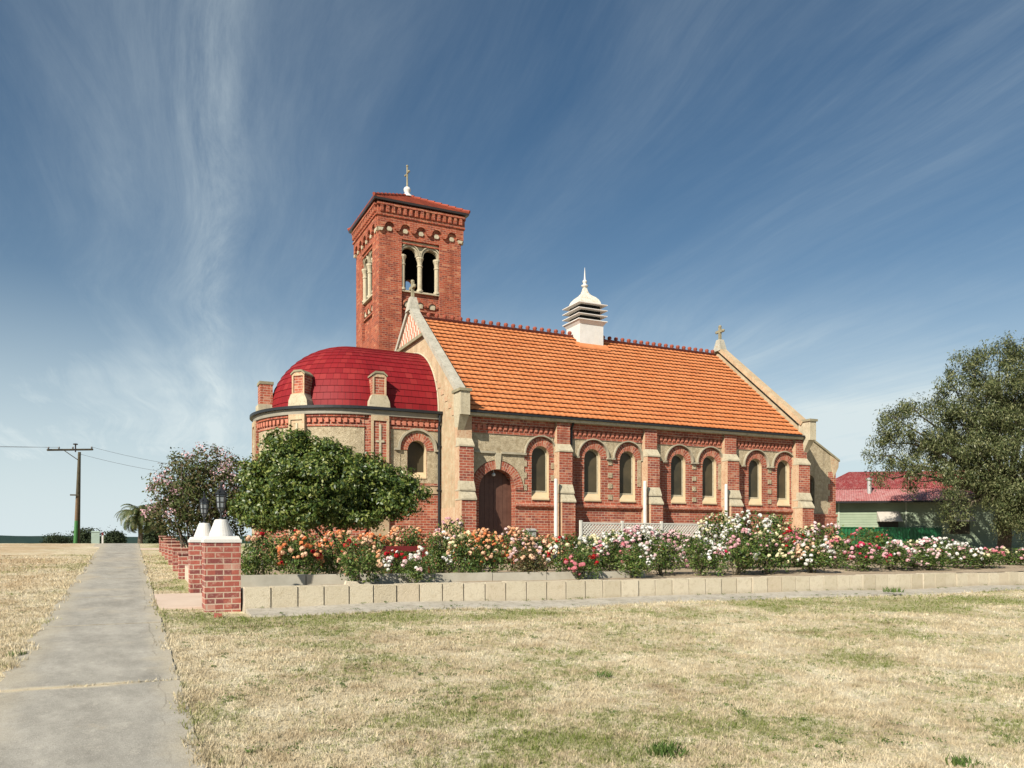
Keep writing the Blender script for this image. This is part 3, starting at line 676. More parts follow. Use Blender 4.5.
# nave roof: overlapping wavy tile courses
def tile_roof(name, x0, x1, ey, ez, ry, rz, rows, parent, mat='tile', pitch=.21, sub=5):
    up = Vector((0, ry - ey, rz - ez)); L = up.length; up.normalize(); nr = Vector((0, -up.z, up.y)) if ry > ey else Vector((0, up.z, up.y))
    nc = int(round((x1 - x0) / pitch)); n = nc * sub + 1
    xs = np.linspace(x0, x1, n); ph = np.linspace(0, nc * 2 * math.pi, n)
    wave = .008 * np.cos(ph) + .003 * np.cos(2 * ph)
    rr = random.Random(1)
    V = []; F = []; UV = []; MI = []
    g_ = L / rows
    for r_ in range(rows):
        jit = np.array([rr.uniform(-.003, .003) for _ in range(nc + 1)])[np.minimum((np.arange(n) // sub), nc)]
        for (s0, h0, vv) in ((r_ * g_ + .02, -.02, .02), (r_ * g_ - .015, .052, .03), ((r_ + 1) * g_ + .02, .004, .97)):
            base = np.array([0, ey, ez]) + np.array(up) * s0
            P = np.zeros((n, 3)); P[:, 0] = xs; P[:, 1] = base[1]; P[:, 2] = base[2]
            k = (h0 + (wave if h0 > 0 else wave * .3) + jit)[:, None] * np.array(nr)[None]
            V.append(P + k); UV.append(np.stack([xs - x0, np.full(n, (r_ + vv) * .3)], 1))
    V = np.concatenate(V); UV = np.concatenate(UV); tot = rows * 3
    for r_ in range(tot):
        if r_ % 3 == 2: continue
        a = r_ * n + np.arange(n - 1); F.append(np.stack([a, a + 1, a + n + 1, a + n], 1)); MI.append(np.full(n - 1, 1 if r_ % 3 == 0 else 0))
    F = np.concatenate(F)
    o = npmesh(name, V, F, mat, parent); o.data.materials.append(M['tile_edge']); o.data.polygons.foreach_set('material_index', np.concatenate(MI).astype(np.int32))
    l = o.data.uv_layers.new(name='UVMap'); idx = np.zeros(len(o.data.loops), dtype=np.int32); o.data.loops.foreach_get('vertex_index', idx)
    l.data.foreach_set('uv', UV[idx].ravel()); return o
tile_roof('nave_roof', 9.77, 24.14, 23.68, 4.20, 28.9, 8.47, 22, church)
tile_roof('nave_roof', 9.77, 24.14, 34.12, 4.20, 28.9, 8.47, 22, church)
mb = MB(); mb.hexa([(9.78, 23.72, 4.065), (24.13, 23.72, 4.065), (24.13, 34.08, 4.065), (9.78, 34.08, 4.065)], [(9.78, 28.88, 8.36), (24.13, 28.88, 8.36), (24.13, 28.92, 8.36), (9.78, 28.92, 8.36)])
mb.build('roof_underlay', 'dark', church)
# ridge tiles with knobs
rmesh = None
k = 0; x = 9.95
while x < 24.1:
    if rmesh is None:
        mb = MB(); mb.tube([(x - .16, 28.9, 8.45), (x + .16, 28.9, 8.45)], [.10, .115], 10)
        mb.lathe([(.07, 8.5), (.06, 8.56), (.085, 8.60), (.09, 8.64), (.065, 8.69), (0, 8.71)], (x + .06, 28.9), 10)
        ro = mb.build('ridge_tile', 'terracotta_dark', church, smooth=True); rmesh = ro; rx = x
    else:
        if not 16.5 < x < 17.95:
            o = rmesh.copy(); COL.objects.link(o); o.parent = church; o.location.x = rmesh.location.x + (x - rx)
    x += .325
# roof ventilator
vt = thing('ventilator', None, None, (17.24, 28.9, 8.0), parent=church)
vx, vy = 17.24, 28.9
def sq(h, z_): return [(vx - h, vy - h, z_), (vx + h, vy - h, z_), (vx + h, vy + h, z_), (vx - h, vy + h, z_)]
mb = MB(); mb.hexa(sq(.56, 7.7), sq(.56, 8.92)); mb.hexa(sq(.56, 8.921), sq(.66, 9.07)); mb.hexa(sq(.69, 9.071), sq(.69, 9.11)); mb.build('base', 'white', vt)
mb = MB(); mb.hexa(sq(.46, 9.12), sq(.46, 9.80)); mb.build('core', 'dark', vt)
for z_ in (9.30, 9.53, 9.76):
    mb = MB(); mb.hexa(sq(.69, z_), sq(.69, z_ + .03)); mb.hexa(sq(.68, z_ + .0305), sq(.50, z_ + .06)); mb.build('louvre', 'white', vt)
mb = MB(); prof = [(.50, 9.81), (.485, 9.92), (.43, 10.05), (.33, 10.17), (.2, 10.27), (.13, 10.36), (.09, 10.48), (.06, 10.62)]
for (h0, z0), (h1, z1) in zip(prof[:-1], prof[1:]): mb.hexa(sq(h0, z0), sq(h1, z1 - .0005))
mb.build('cupola', 'whiterust', vt)
mb = MB(); mb.lathe([(.06, 10.6), (.14, 10.66), (.15, 10.70), (.07, 10.74), (.06, 10.80), (.10, 10.84), (.09, 10.9), (.04, 10.94), (.03, 11.1), (.008, 11.45)], (vx, vy), 10); mb.build('finial', 'white', vt, smooth=True)
mb = MB(); mb.hexa([(16.5, 28.05, 7.84), (17.98, 28.05, 7.84), (17.98, 28.4, 8.1), (16.5, 28.4, 8.1)], [(16.5, 28.05, 7.90), (17.98, 28.05, 7.90), (17.98, 28.4, 8.17), (16.5, 28.4, 8.17)]); mb.build('flashing', 'tile', vt)

# ---- apse: straight bay and half-round end under a shingled half dome
AX, AY, AR = 7.25, 28.9, 3.2
AF = frame((0, AY - AR, 0), (1, 0, 0), (0, -1, 0)); YA = AY - AR
ap = thing('apse', None, None, (AX, AY, GT), parent=church)
wc = 8.77; wsp = 3.05
mb = MB()
mb.panel([(AX, GT - .3), (9.619, GT - .3), (9.619, 4.3), (AX, 4.3)], [arch(wc, wsp, .33, 2.1)], AF, -.4, 0, 0, 0, 1)
mb.box(AX, 9.619, AY + AR - .4, AY + AR, GT - .3, 4.3)
n = 40
for k in range(n):
    a0 = math.pi / 2 + math.pi * k / n; a1 = math.pi / 2 + math.pi * (k + 1) / n
    P = lambda r_, a, z_: (AX + r_ * math.cos(a), AY + r_ * math.sin(a), z_)
    mb.face([P(AR, a0, GT - .3), P(AR, a1, GT - .3), P(AR, a1, 4.3), P(AR, a0, 4.3)], 0, [(a0 * AR, GT - .3), (a1 * AR, GT - .3), (a1 * AR, 4.3), (a0 * AR, 4.3)])
mb.build('apse_wall', ['brick', 'reveal'], ap)
def arcbox(mb, r0, r1, a0, a1, z0, z1, n=12, mi=0):
    P = lambda r_, a, z_: (AX + r_ * math.cos(a), AY + r_ * math.sin(a), z_)
    for k in range(n):
        b0_ = a0 + (a1 - a0) * k / n; b1_ = a0 + (a1 - a0) * (k + 1) / n
        mb.face([P(r1, b0_, z0), P(r1, b1_, z0), P(r1, b1_, z1), P(r1, b0_, z1)], mi, [(b0_ * r1, z0), (b1_ * r1, z0), (b1_ * r1, z1), (b0_ * r1, z1)])
        mb.face([P(r0, b0_, z1), P(r1, b0_, z1), P(r1, b1_, z1), P(r0, b1_, z1)], mi); mb.face([P(r0, b0_, z0), P(r1, b0_, z0), P(r1, b1_, z0), P(r0, b1_, z0)], mi)
    for a in (a0, a1): mb.face([P(r0, a, z0), P(r1, a, z0), P(r1, a, z1), P(r0, a, z1)], mi)
HP = math.pi / 2
# curved + straight bands: (radius out from wall, z0, z1)
def band(name, e0, e1, z0, z1, mat, a0=HP, a1=3 * HP, x0=None, x1=9.61, straight=True):
    mb = MB(); arcbox(mb, AR + e0, AR + e1, a0, a1, z0, z1, 40)
    if straight:
        mb.box(AX + .001, x1, YA - e1, YA - e0, z0, z1); mb.box(AX + .001, x1, AY + AR + e0, AY + AR + e1, z0, z1)
    return mb.build(name, mat, ap)
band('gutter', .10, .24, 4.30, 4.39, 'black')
band('fascia', .002, .13, 4.13, 4.298, 'gutter')
mb = MB()
PA = [HP + R(0 + 0), ]
angs = [R(270), R(226), R(180), R(134), R(90)]
def dent_arc(a0, a1):
    mb = MB(); arcbox(mb, AR + .002, AR + .075, a0, a1, 4.05, 4.128, 10); arcbox(mb, AR + .002, AR + .06, a0, a1, 3.73, 3.80, 10); arcbox(mb, AR + .002, AR + .02, a0, a1, 3.801, 4.049, 10)
    k = a0 + R(1)
    while k < a1 - R(2.4):
        arcbox(mb, AR + .021, AR + .09, k, k + R(1.9), 3.86, 4.0, 1, 1); k += R(3.5)
    mb.build('dentil_course', ['brick', 'dentil'], ap)
for a, b in zip(angs[1:], angs[:-1]): dent_arc(a + R(5.2), b - R(5.2))
mb = MB(); mb.box(7.80, 9.61, YA - .02, YA - .002, 3.801, 4.049); mb.box(7.8, 9.61, YA - .075, YA - .002, 4.05, 4.128); mb.box(7.8, 9.61, YA - .06, YA - .002, 3.73, 3.80)
x = 7.85
while x < 9.5: mb.box(x, x + .11, YA - .09, YA - .021, 3.86, 4.0, 1); x += .2
mb.build('dentil_course', ['brick', 'dentil'], ap)
mb = MB()
for a, b in zip(angs[1:], angs[:-1]): arcbox(mb, AR + .001, AR + .03, a + R(5.2), b - R(5.2), 1.95, 3.725, 12)
P = [(7.76, 1.95), (9.61, 1.95), (9.61, 3.725), (7.76, 3.725)]
mb.panel(P, [arch(wc, 3.10, .59, 1.99)], AF, .001, .03)
mb.panel(arch(wc, 3.10, .588, 1.96), [arch(wc, wsp, .345, 2.08)], AF, .001, .012)
mb.build('roughcast_panel', 'render', ap)
band('string_course', .002, .06, 1.87, 1.945, 'brick'); band('cream_band', .002, .035, 1.60, 1.868, 'sand_render')
aw = thing('window', None, None, (wc, YA, 2.1), parent=ap)
mb = MB(); mb.ring(wc, wsp, .335, .59, AF, .013, .036, n=20); mb.ring(wc, 3.10, .61, .685, AF, 0.0, .11, n=24, brickuv=False, mi=1)
for s in (-1, 1): mb.box(min(wc + s * .61, wc + s * .80), max(wc + s * .61, wc + s * .80), YA - .11, YA - .002, 3.03, 3.098, 1)
mb.panel(arch(wc, wsp, .329, 2.1), [], AF, -.30, -.27, 2)
mb.hexa([(wc - .327, YA - .03, 2.10), (wc + .327, YA - .03, 2.10), (wc + .327, YA + .3, 2.10), (wc - .327, YA + .3, 2.10)], [(wc - .327, YA - .03, 2.14), (wc + .327, YA - .03, 2.14), (wc + .327, YA + .3, 2.36), (wc - .327, YA + .3, 2.36)], 3)
mb.build('arched_window', ['brick', 'hood', 'glass', 'reveal'], aw)
# pilasters with a cross inlay, and the little pinnacles standing on the eave above them
def local(a):   # frame of the pilaster facing outwards at angle a
    c_, s_ = math.cos(a), math.sin(a)
    o_ = (AX + AR * c_, AY + AR * s_, 0); return frame(o_, (-s_, c_, 0), (c_, s_, 0))
for i, a in enumerate(angs):
    if i in (0, 4): f0 = frame((7.46, AY + AR * math.sin(a), 0), (1 if i == 0 else -1, 0, 0), (0, math.sin(a), 0))
    else: f0 = local(a)
    pl = thing('pilaster', None, None, f0(0, GT, 0), parent=ap)
    mb = MB(); mb.panel([(-.30, GT - .2), (.30, GT - .2), (.30, 4.125), (-.30, 4.125)], [[(-.22, 2.2), (.22, 2.2), (.22, 3.95), (-.22, 3.95)]], f0, -.05, .15); mb.build('pilaster_frame', 'sand_render', pl)
    mb = MB(); mb.panel([(-.22, 2.2), (.22, 2.2), (.22, 3.95), (-.22, 3.95)], [], f0, 0.0, .11)
    if i in (0, 2): mb.panel([(-.36, GT), (-.305, GT), (-.305, 4.1), (-.36, 4.1)], [], f0, 0, .1); mb.panel([(.305, GT), (.36, GT), (.36, 4.1), (.305, 4.1)], [], f0, 0, .1)
    mb.build('pilaster_panel', 'brick' if i in (0, 2, 4) else 'sand_render', pl)
    mb = MB(); mb.panel([(-.035, 2.3), (.035, 2.3), (.035, 3.24), (.14, 3.24), (.14, 3.31), (.035, 3.31), (.035, 3.84), (-.035, 3.84), (-.035, 3.31), (-.14, 3.31), (-.14, 3.24), (-.035, 3.24)], [], f0, .112, .14); mb.build('cross_inlay', 'cream', pl)
    pn = thing('pinnacle', None, None, f0(0, 4.4, -.1), parent=ap)
    if i == 2:
        mb = MB(); mb.panel([(-.28, 4.72), (.28, 4.72), (.28, 5.42), (-.28, 5.42)], [], f0, -.47, -.05); mb.build('shaft', 'brick', pn)
        mb = MB(); mb.panel([(-.33, 4.40), (.33, 4.40), (.33, 4.715), (-.33, 4.715)], [], f0, -.55, .02); mb.build('base', 'cream', pn)
        mb = MB(); mb.panel([(-.30, 5.422), (.30, 5.422), (.30, 5.52), (-.30, 5.52)], [], f0, -.50, -.02); mb.build('cap', 'oldstone', pn)
    else:
        mb = MB(); mb.prism([(-.36, 4.40), (.36, 4.40), (.34, 4.60), (.25, 4.80), (-.25, 4.80), (-.34, 4.60)], f0, -.55, .08); mb.build('base', 'cream', pn)
        mb = MB(); mb.panel([(-.235, 4.802), (.235, 4.802), (.235, 5.42), (.12, 5.52), (-.12, 5.52), (-.235, 5.42)], [[(-.175, 4.84), (.175, 4.84), (.175, 5.40), (-.175, 5.40)]], f0, -.42, .05, 0, 1, 0); mb.build('shaft', ['render_pink', 'brick'], pn)
        mb = MB(); mb.panel([(-.175, 4.84), (.175, 4.84), (.175, 5.40), (-.175, 5.40)], [], f0, -.4, .015); mb.build('brick_panel', 'brick', pn)
        mb = MB(); mb.prism([(-.27, 5.425), (-.13, 5.525), (.13, 5.525), (.27, 5.425), (.27, 5.475), (.14, 5.59), (-.14, 5.59), (-.27, 5.475)], f0, -.45, .08); mb.build('cap', 'oldstone', pn)
# dome
mb = MB(); DR, DH, rows = 3.04, 2.56, 17; DX = 2.78 / 3.04; z0 = 4.42
for r_ in range(rows):
    t0 = HP * r_ / rows; t1 = HP * (r_ + 1) / rows
    A = (DR * math.cos(t0) + .02 * math.cos(t0), DH * math.sin(t0) + .02 * math.sin(t0)); B = (DR * math.cos(t1), DH * math.sin(t1)); A0 = (A[0] - .028 * math.cos(t0), A[1] - .028 * math.sin(t0))
    v0, v1 = (r_ + .02) * .3, (r_ + .98) * .3
    n = 48
    for k in range(n):
        a0 = HP + math.pi * k / n; a1 = HP + math.pi * (k + 1) / n
        Q = lambda p, a: (AX + DX * p[0] * math.cos(a), AY + p[0] * math.sin(a), z0 + p[1])
        sc_ = max(.3, round((A[0] + B[0]) / 2 * math.pi / .26)) * .26 / math.pi
        uu0, uu1 = (a0 - HP) * sc_, (a1 - HP) * sc_
        mb.face([Q(A, a0), Q(A, a1), Q(B, a1), Q(B, a0)], 0, [(uu0, v0), (uu1, v0), (uu1, v1), (uu0, v1)])
        mb.face([Q(A0, a0), Q(A0, a1), Q(A, a1), Q(A, a0)], 0, [(uu0, v0), (uu1, v0), (uu1, v0), (uu0, v0)])
    for s in (-1, 1):
        y = lambda p: AY + s * p[0]
        mb.face([(AX, y(A), z0 + A[1]), (9.615, y(A), z0 + A[1]), (9.615, y(B), z0 + B[1]), (AX, y(B), z0 + B[1])], 0, [(0.1, v0), (2.54, v0), (2.54, v1), (.1, v1)])
        mb.face([(AX, y(A0), z0 + A0[1]), (9.615, y(A0), z0 + A0[1]), (9.615, y(A), z0 + A[1]), (AX, y(A), z0 + A[1])], 0, [(0.1, v0), (2.54, v0), (2.54, v0), (.1, v0)])
mb.build('dome_roof', 'dome', ap)
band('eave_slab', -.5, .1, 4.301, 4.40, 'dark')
# pale mortar fillet where the dome meets the gable
mb = MB(); pts = [(9.60, AY + (DR + .03) * math.cos(a), z0 + (DH + .03) * math.sin(a)) for a in [math.pi * k / 40 for k in range(41)]]
mb.tube(pts, .035, 6); mb.build('mortar_fillet', 'cream', ap)
# black downpipe
mb = MB(); mb.tube([(9.53, YA - .17, 4.32), (9.53, YA - .17, 4.05), (9.53, YA - .09, 3.9), (9.53, YA - .09, GT)], .045, 8)
for z_ in (3.2, 1.7, .3): mb.box(9.46, 9.60, YA - .14, YA - .03, z_, z_ + .05)
mb.build('downpipe', 'black', church)
# short dark pipe by the second buttress, white pipes standing at the wall
mb = MB(); mb.tube([(13.72, 23.72, 4.08), (13.72, 23.9, 3.82), (13.72, 23.9, 3.3)], .045, 8); mb.build('downpipe', 'black', church)
for c, zt, lb in ((12.87, 2.08, 'white upright pipe standing left of the buttress beside the door bay'), (16.45, 2.12, 'white upright pipe standing left of the third buttress behind the lattice'), (20.10, 2.12, 'white upright pipe standing left of the fourth buttress')):
    mb = MB(); mb.tube([(c, 23.45, GT - .1), (c, 23.45, zt - .04), (c, 23.45, zt)], [.06, .06, .05], 10); tag(mb.build('standpipe', 'white'), lb, 'pipe', 'white standpipes along the nave')
# meter box on the wall
mb = MB(); mb.box(12.05, 12.33, 23.84, 23.998, .12, .34); mb.hexa([(12.02, 23.80, .345), (12.36, 23.80, .345), (12.36, 23.998, .345), (12.02, 23.998, .345)], [(12.02, 23.80, .36), (12.36, 23.80, .36), (12.36, 23.998, .42), (12.02, 23.998, .42)])
mb.box(12.1, 12.3, 23.86, 23.998, -.22, .05, 1); mb.box(12.34, 12.56, 23.87, 23.998, -.3, -.02); mb.build('meter_box', ['grey', 'black'], church)

# ---- bell tower
TX, TY, TW = 9.8, 33.8, 3.83
tw = thing('bell_tower', None, None, (TX + TW / 2, TY + TW / 2, GT), parent=church)
faces = [frame((TX + TW / 2, TY, 0), (1, 0, 0), (0, -1, 0)), frame((TX, TY + TW / 2, 0), (0, -1, 0), (-1, 0, 0)),
         frame((TX + TW / 2, TY + TW, 0), (-1, 0, 0), (0, 1, 0)), frame((TX + TW, TY + TW / 2, 0), (0, 1, 0), (1, 0, 0))]
H = TW / 2; RB = .88
def doublearch(n=14):
    P = [(-.84, 11.08), (.84, 11.08)]
    for c in (.5, -.5): P += [(c + .34 * math.cos(math.pi * k / n), 12.66 + .34 * math.sin(math.pi * k / n)) for k in range(n + 1)]
    return P
shell = MB(); crm = MB()
for i, f in enumerate(faces):
    e = .0 if i % 2 == 0 else .15
    if i == 2:
        shell.panel([(-H + .001, GT - .3), (H - .001, GT - .3), (H - .001, 14.9), (-H + .001, 14.9)], [arch(-.62, 12.55, .19, 11.9)], f, -.3, -.0)
        shade_lining = MB(); shade_lining.panel([(-H + .33, 10.7), (H - .33, 10.7), (H - .33, 14.3), (-H + .33, 14.3)], [arch(-.62, 12.55, .188, 11.9)], f, -.34, -.305); shade_lining.build('belfry_shade_lining', 'dark', tw)  # added near-black sheet: paints the belfry's inner shade over the north brickwork
        continue
    shell.panel([(-H + e, GT - .3), (H - e, GT - .3), (H - e, 14.9), (-H + e, 14.9)], [[(-RB, 9.2), (RB, 9.2), (RB, 13.28), (-RB, 13.28)]], f, -.15, 0)
    shell.panel([(-RB - .1, 8.9), (RB + .1, 8.9), (RB + .1, 11.05), (-RB - .1, 11.05)], [], f, -.32, -.151)
    crm.panel([(-RB - .05, 11.052), (RB + .05, 11.052), (RB + .05, 13.33), (-RB - .05, 13.33)], [doublearch()], f, -.32, -.152)
    for c in (-.5, .5): crm.ring(c, 12.66, .36, .43, f, -.152, -.09, n=18, brickuv=False); crm.ring(c, 12.66, .45, .50, f, -.152, -.05, n=18, brickuv=False)
    shell.prism([(-RB, 13.1), (RB, 13.1), (RB, 13.17), (-RB, 13.17)], f, -.151, -.02)
    crm.prism([(-RB, 11.0), (RB, 11.0), (RB, 11.075), (-RB, 11.075)], f, -.151, -.03)
    for c in (-.98, 0, .98) if False else (-.80, 0, .80):
        cx_, cy_, _ = f(c, 0, -.14)
        crm.lathe([(.15, 11.08), (.15, 11.16), (.105, 11.2), (.105, 12.18), (.13, 12.2), (.13, 12.25), (.105, 12.27), (.115, 12.4), (.155, 12.52), (.17, 12.54), (.17, 12.62)], (cx_, cy_), 12)
    # lower blind arcade
    for c in (-.58, 0, .58):
        shell.ring(c, 10.42, .19, .27, f, -.151, -.05, n=12)
        crm.prism([(c - .11, 10.36), (c + .11, 10.36), (c + .14, 10.5), (c + .08, 10.58), (c - .08, 10.58), (c - .14, 10.5)], f, -.151, -.09)
    shell.prism([(-RB, 10.2), (RB, 10.2), (RB, 10.27), (-RB, 10.27)], f, -.151, -.06)
    # corbel table: five arches over cream corbels, between end stops
    P = [(-H - .08, 13.62), (-H + .10, 13.62)]
    n5 = 5; sp_ = (TW - .2) / n5
    for k in range(n5):
        c = -H + .1 + sp_ * (k + .5)
        P += [(c - .235 * math.cos(math.pi * q / 10), 13.66 + .235 * math.sin(math.pi * q / 10)) for q in range(11)]
        if k < n5 - 1: P += [(c + sp_ / 2 - .05, 13.56), (c + sp_ / 2 + .05, 13.56)]
    P += [(H - .10, 13.62), (H + .08, 13.62), (H + .08, 14.12), (-H - .08, 14.12)]
    if i % 2: P = [(min(max(x, -H + .0), H - .0), z_) for x, z_ in P]
    shell.panel(P, [], f, .001, .12 if i % 2 == 0 else .121)
    for k in range(n5):
        c = -H + .1 + sp_ * (k + .5); crm.prism([(c - .08, 13.53), (c + .08, 13.53), (c + .12, 13.62), (c + .07, 13.71), (c - .07, 13.71), (c - .12, 13.62)], f, .001, .05)
    for s in (-1, 1): crm.prism([(s * (H - .06) - .06, 13.48), (s * (H - .06) + .06, 13.48), (s * (H - .06) + .12, 13.61), (s * (H - .06) - .12, 13.61)], f, .001, .11 if i % 2 == 0 else .112)
    q = .08 if i % 2 == 0 else 0
    shell.prism([(-H - q - .06, 14.122), (H + q + .06, 14.122), (H + q + .06, 14.20), (-H - q - .06, 14.20)], f, .001, .17 if i % 2 == 0 else .168)
    shell.prism([(-H - q, 14.202), (H + q, 14.202), (H + q, 14.72), (-H - q, 14.72)], f, .001, .11 if i % 2 == 0 else .108)
    x = -H + .02
    while x < H - .1:
        shell.prism([(x, 14.28), (x + .13, 14.28), (x + .13, 14.56), (x, 14.56)], f, .112, .20, 1); x += .262
    shell.prism([(-H - q - .05, 14.565), (H + q + .05, 14.565), (H + q + .05, 14.66), (-H - q - .05, 14.66)], f, .112, .22 if i % 2 == 0 else .218)
shell.build('tower_wall', ['brick_tower', 'brick_tower'], tw); crm.build('belfry_stonework', 'cream', tw)
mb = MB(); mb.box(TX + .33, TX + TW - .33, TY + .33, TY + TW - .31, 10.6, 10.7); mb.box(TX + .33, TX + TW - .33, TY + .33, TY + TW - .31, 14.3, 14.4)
mb.box(TX + TW - .6, TX + TW - .34, TY + .34, TY + TW - .32, 10.7, 14.3); mb.build('belfry_shade_lining', 'dark', tw)  # floor, ceiling and east side near-black, belfry shade put into the colour
cxT, cyT = TX + TW / 2, TY + TW / 2
mb = MB(); E_ = H + .28
q4 = lambda h, z_: [(cxT - h, cyT - h, z_), (cxT + h, cyT - h, z_), (cxT + h, cyT + h, z_), (cxT - h, cyT + h, z_)]
mb.hexa(q4(E_, 14.73), q4(E_ + .02, 14.82)); mb.build('eave_gutter', 'insul', tw)
mb = MB(); rows = 8
for r_ in range(rows):
    h0 = (E_ + .03) * (1 - r_ / rows); h1 = (E_ + .03) * (1 - (r_ + 1) / rows) + .01; z0_ = 14.83 + 1.22 * r_ / rows
    z1_ = 14.83 + 1.22 * (r_ + 1) / rows
    B_, T_ = q4(h0, z0_ + .035), q4(max(h1, .02), z1_ + .005); B2 = q4(h0 - .01, z0_ - .01)
    for k in range(4):
        j = (k + 1) % 4; mb.face([B_[k], B_[j], T_[j], T_[k]], 0, [(-h0, (r_ + .02) * .3), (h0, (r_ + .02) * .3), (h1, (r_ + .98) * .3), (-h1, (r_ + .98) * .3)]); mb.face([B2[k], B2[j], B_[j], B_[k]], 0)
for k in range(4):
    p0 = Vector(q4(E_ + .03, 14.87)[k]); p1 = Vector((cxT, cyT, 16.08))
    for q in range(9): a = p0.lerp(p1, q / 9); b = p0.lerp(p1, (q + 1.1) / 9); mb.tube([a + Vector((0, 0, .03)), b], [.07, .055], 8)
mb.build('tower_roof', 'towertile', tw)
mb = MB(); mb.lathe([(.26, 16.0), (.24, 16.08), (.13, 16.16), (.11, 16.22), (.16, 16.3), (.17, 16.38), (.12, 16.46), (.04, 16.5)], (cxT, cyT), 12); mb.build('finial', 'white', tw, smooth=True)
mb = MB(); mb.tube([(cxT, cyT, 16.45), (cxT, cyT, 17.45)], [.045, .035], 8); mb.tube([(cxT, cyT - .23, 17.12), (cxT, cyT + .23, 17.12)], .035, 8)
for d_ in ((-.25, 0, 17.12), (.25, 0, 17.12), (0, 0, 17.47)): mb.lathe([(0, d_[2] - .06), (.05, d_[2] - .03), (.06, d_[2]), (.05, d_[2] + .03), (0, d_[2] + .06)], (cxT, cyT + d_[0]), 8)
mb.build('cross', 'oldstone', tw)

# ---- lean-to narthex at the east end
nx0, nx1, ny0, ny1 = 24.49, 27.62, 25.2, 32.6
NF = frame((0, ny0, 0), (1, 0, 0), (0, -1, 0))
nr_ = thing('narthex', None, None, ((nx0 + nx1) / 2, (ny0 + ny1) / 2, GT), parent=church)
mb = MB(); rz = lambda x: 5.02 - (x - 24.85) * .53
mb.panel([(nx0, GT - .3), (nx1, GT - .3), (nx1, rz(nx1)), (nx0, rz(nx0))], [arch(26.15, 2.55, .25, 1.5)], NF, -.35, 0)
mb.box(nx1 - .35, nx1, ny0 + .35, ny1, GT - .3, 3.5); mb.box(nx0, nx1 - .35, ny1 - .35, ny1, GT - .3, 3.5)
mb.build('narthex_wall', 'render', nr_)
mb = MB(); mb.panel([(nx0, GT - .3), (nx1 + .04, GT - .3), (nx1 + .04, 1.05), (nx0, 1.05)], [], NF, .002, .05); mb.prism([(nx0, 1.052), (nx1 + .06, 1.052), (nx1 + .06, 1.16), (nx0, 1.16)], NF, .002, .08)
for k in range(7):
    w_ = .30 if k % 2 else .42
    mb.panel([(nx1 - w_, 1.17 + k * .258), (nx1 + .01, 1.17 + k * .258), (nx1 + .01, 1.17 + (k + 1) * .258 - .001), (nx1 - w_, 1.17 + (k + 1) * .258 - .001)], [], NF, .002, .02)
mb.build('plinth', 'brick', nr_)
mb = MB(); mb.prism([(nx1 - .15, 2.7), (nx1 + .03, 2.98), (nx1 + .16, 3.2), (nx1 + .18, rz(nx1 + .18)), (nx1 - .3, rz(nx1 - .3) - .02)], NF, -.34, .03); mb.build('kneeler', 'sand_render', nr_)
mb = MB(); mb.prism([(nx0, rz(nx0) + .003), (nx1 + .22, rz(nx1 + .22) + .003), (nx1 + .22, rz(nx1 + .22) + .09), (nx0, rz(nx0) + .09)], NF, -7.4, .06); mb.build('narthex_roof', 'oldstone', nr_)
mb = MB(); mb.panel(arch(26.15, 2.55, .249, 1.5), [], NF, -.25, -.2); mb.build('window', 'glass', nr_)

# ------------------------------------------------------------------ garden wall, gate pillars, pillar fence
mb = MB(); wr = random.Random(9); x = 1.60
while x < 32:
    w_ = .40 + wr.uniform(-.012, .012); e = wr.uniform(-.012, .012); zt = -.705 - (x - 1.6) * .0045 + wr.uniform(-.01, .01)
    mb.hexa([(x, 12.775 + e, -1.4), (x + w_ - .015, 12.775 + e, -1.4), (x + w_ - .015, 12.98, -1.4), (x, 12.98, -1.4)],
            [(x + .004, 12.78 + e, zt), (x + w_ - .02, 12.78 + e, zt), (x + w_ - .02, 12.98, zt), (x + .004, 12.98, zt)]); x += w_
mb.hexa([(1.6, 12.82, -1.4), (32, 12.82, -1.4), (32, 12.97, -1.4), (1.6, 12.97, -1.4)], [(1.6, 12.82, -.735), (32, 12.82, -.87), (32, 12.97, -.87), (1.6, 12.97, -.735)], 1)
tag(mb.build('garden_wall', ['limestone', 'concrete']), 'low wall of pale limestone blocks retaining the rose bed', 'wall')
mb = MB(); x = 1.62
while x < 9.4:
    mb.box(x, x + 1.18, 14.20, 14.34, -.82, -.585 - (x - 1.6) * .008); x += 1.195
tag(mb.build('garden_edging'), 'long pale concrete edging board between wall and roses', 'edging') if False else tag(mb.build('garden_edging', 'kerbwhite'), 'row of pale concrete edging strips behind the limestone wall', 'edging')
for (x, y, w_, h_, lb) in ((3.32, 13.45, .20, .11, 'loose pale stone lying on top of the sand behind the limestone wall'),):
    mb = MB(); mb.hexa([(x, y, -.79), (x + w_ * 1.6, y + .03, -.79), (x + w_ * 1.6, y + .2, -.79), (x, y + .18, -.79)], [(x + .02, y + .02, -.79 + h_), (x + w_, y + .03, -.79 + h_ * .9), (x + w_, y + .17, -.79 + h_ * .85), (x + .03, y + .16, -.79 + h_)])
    tag(mb.build('loose_stone', 'limestone'), lb, 'stone')
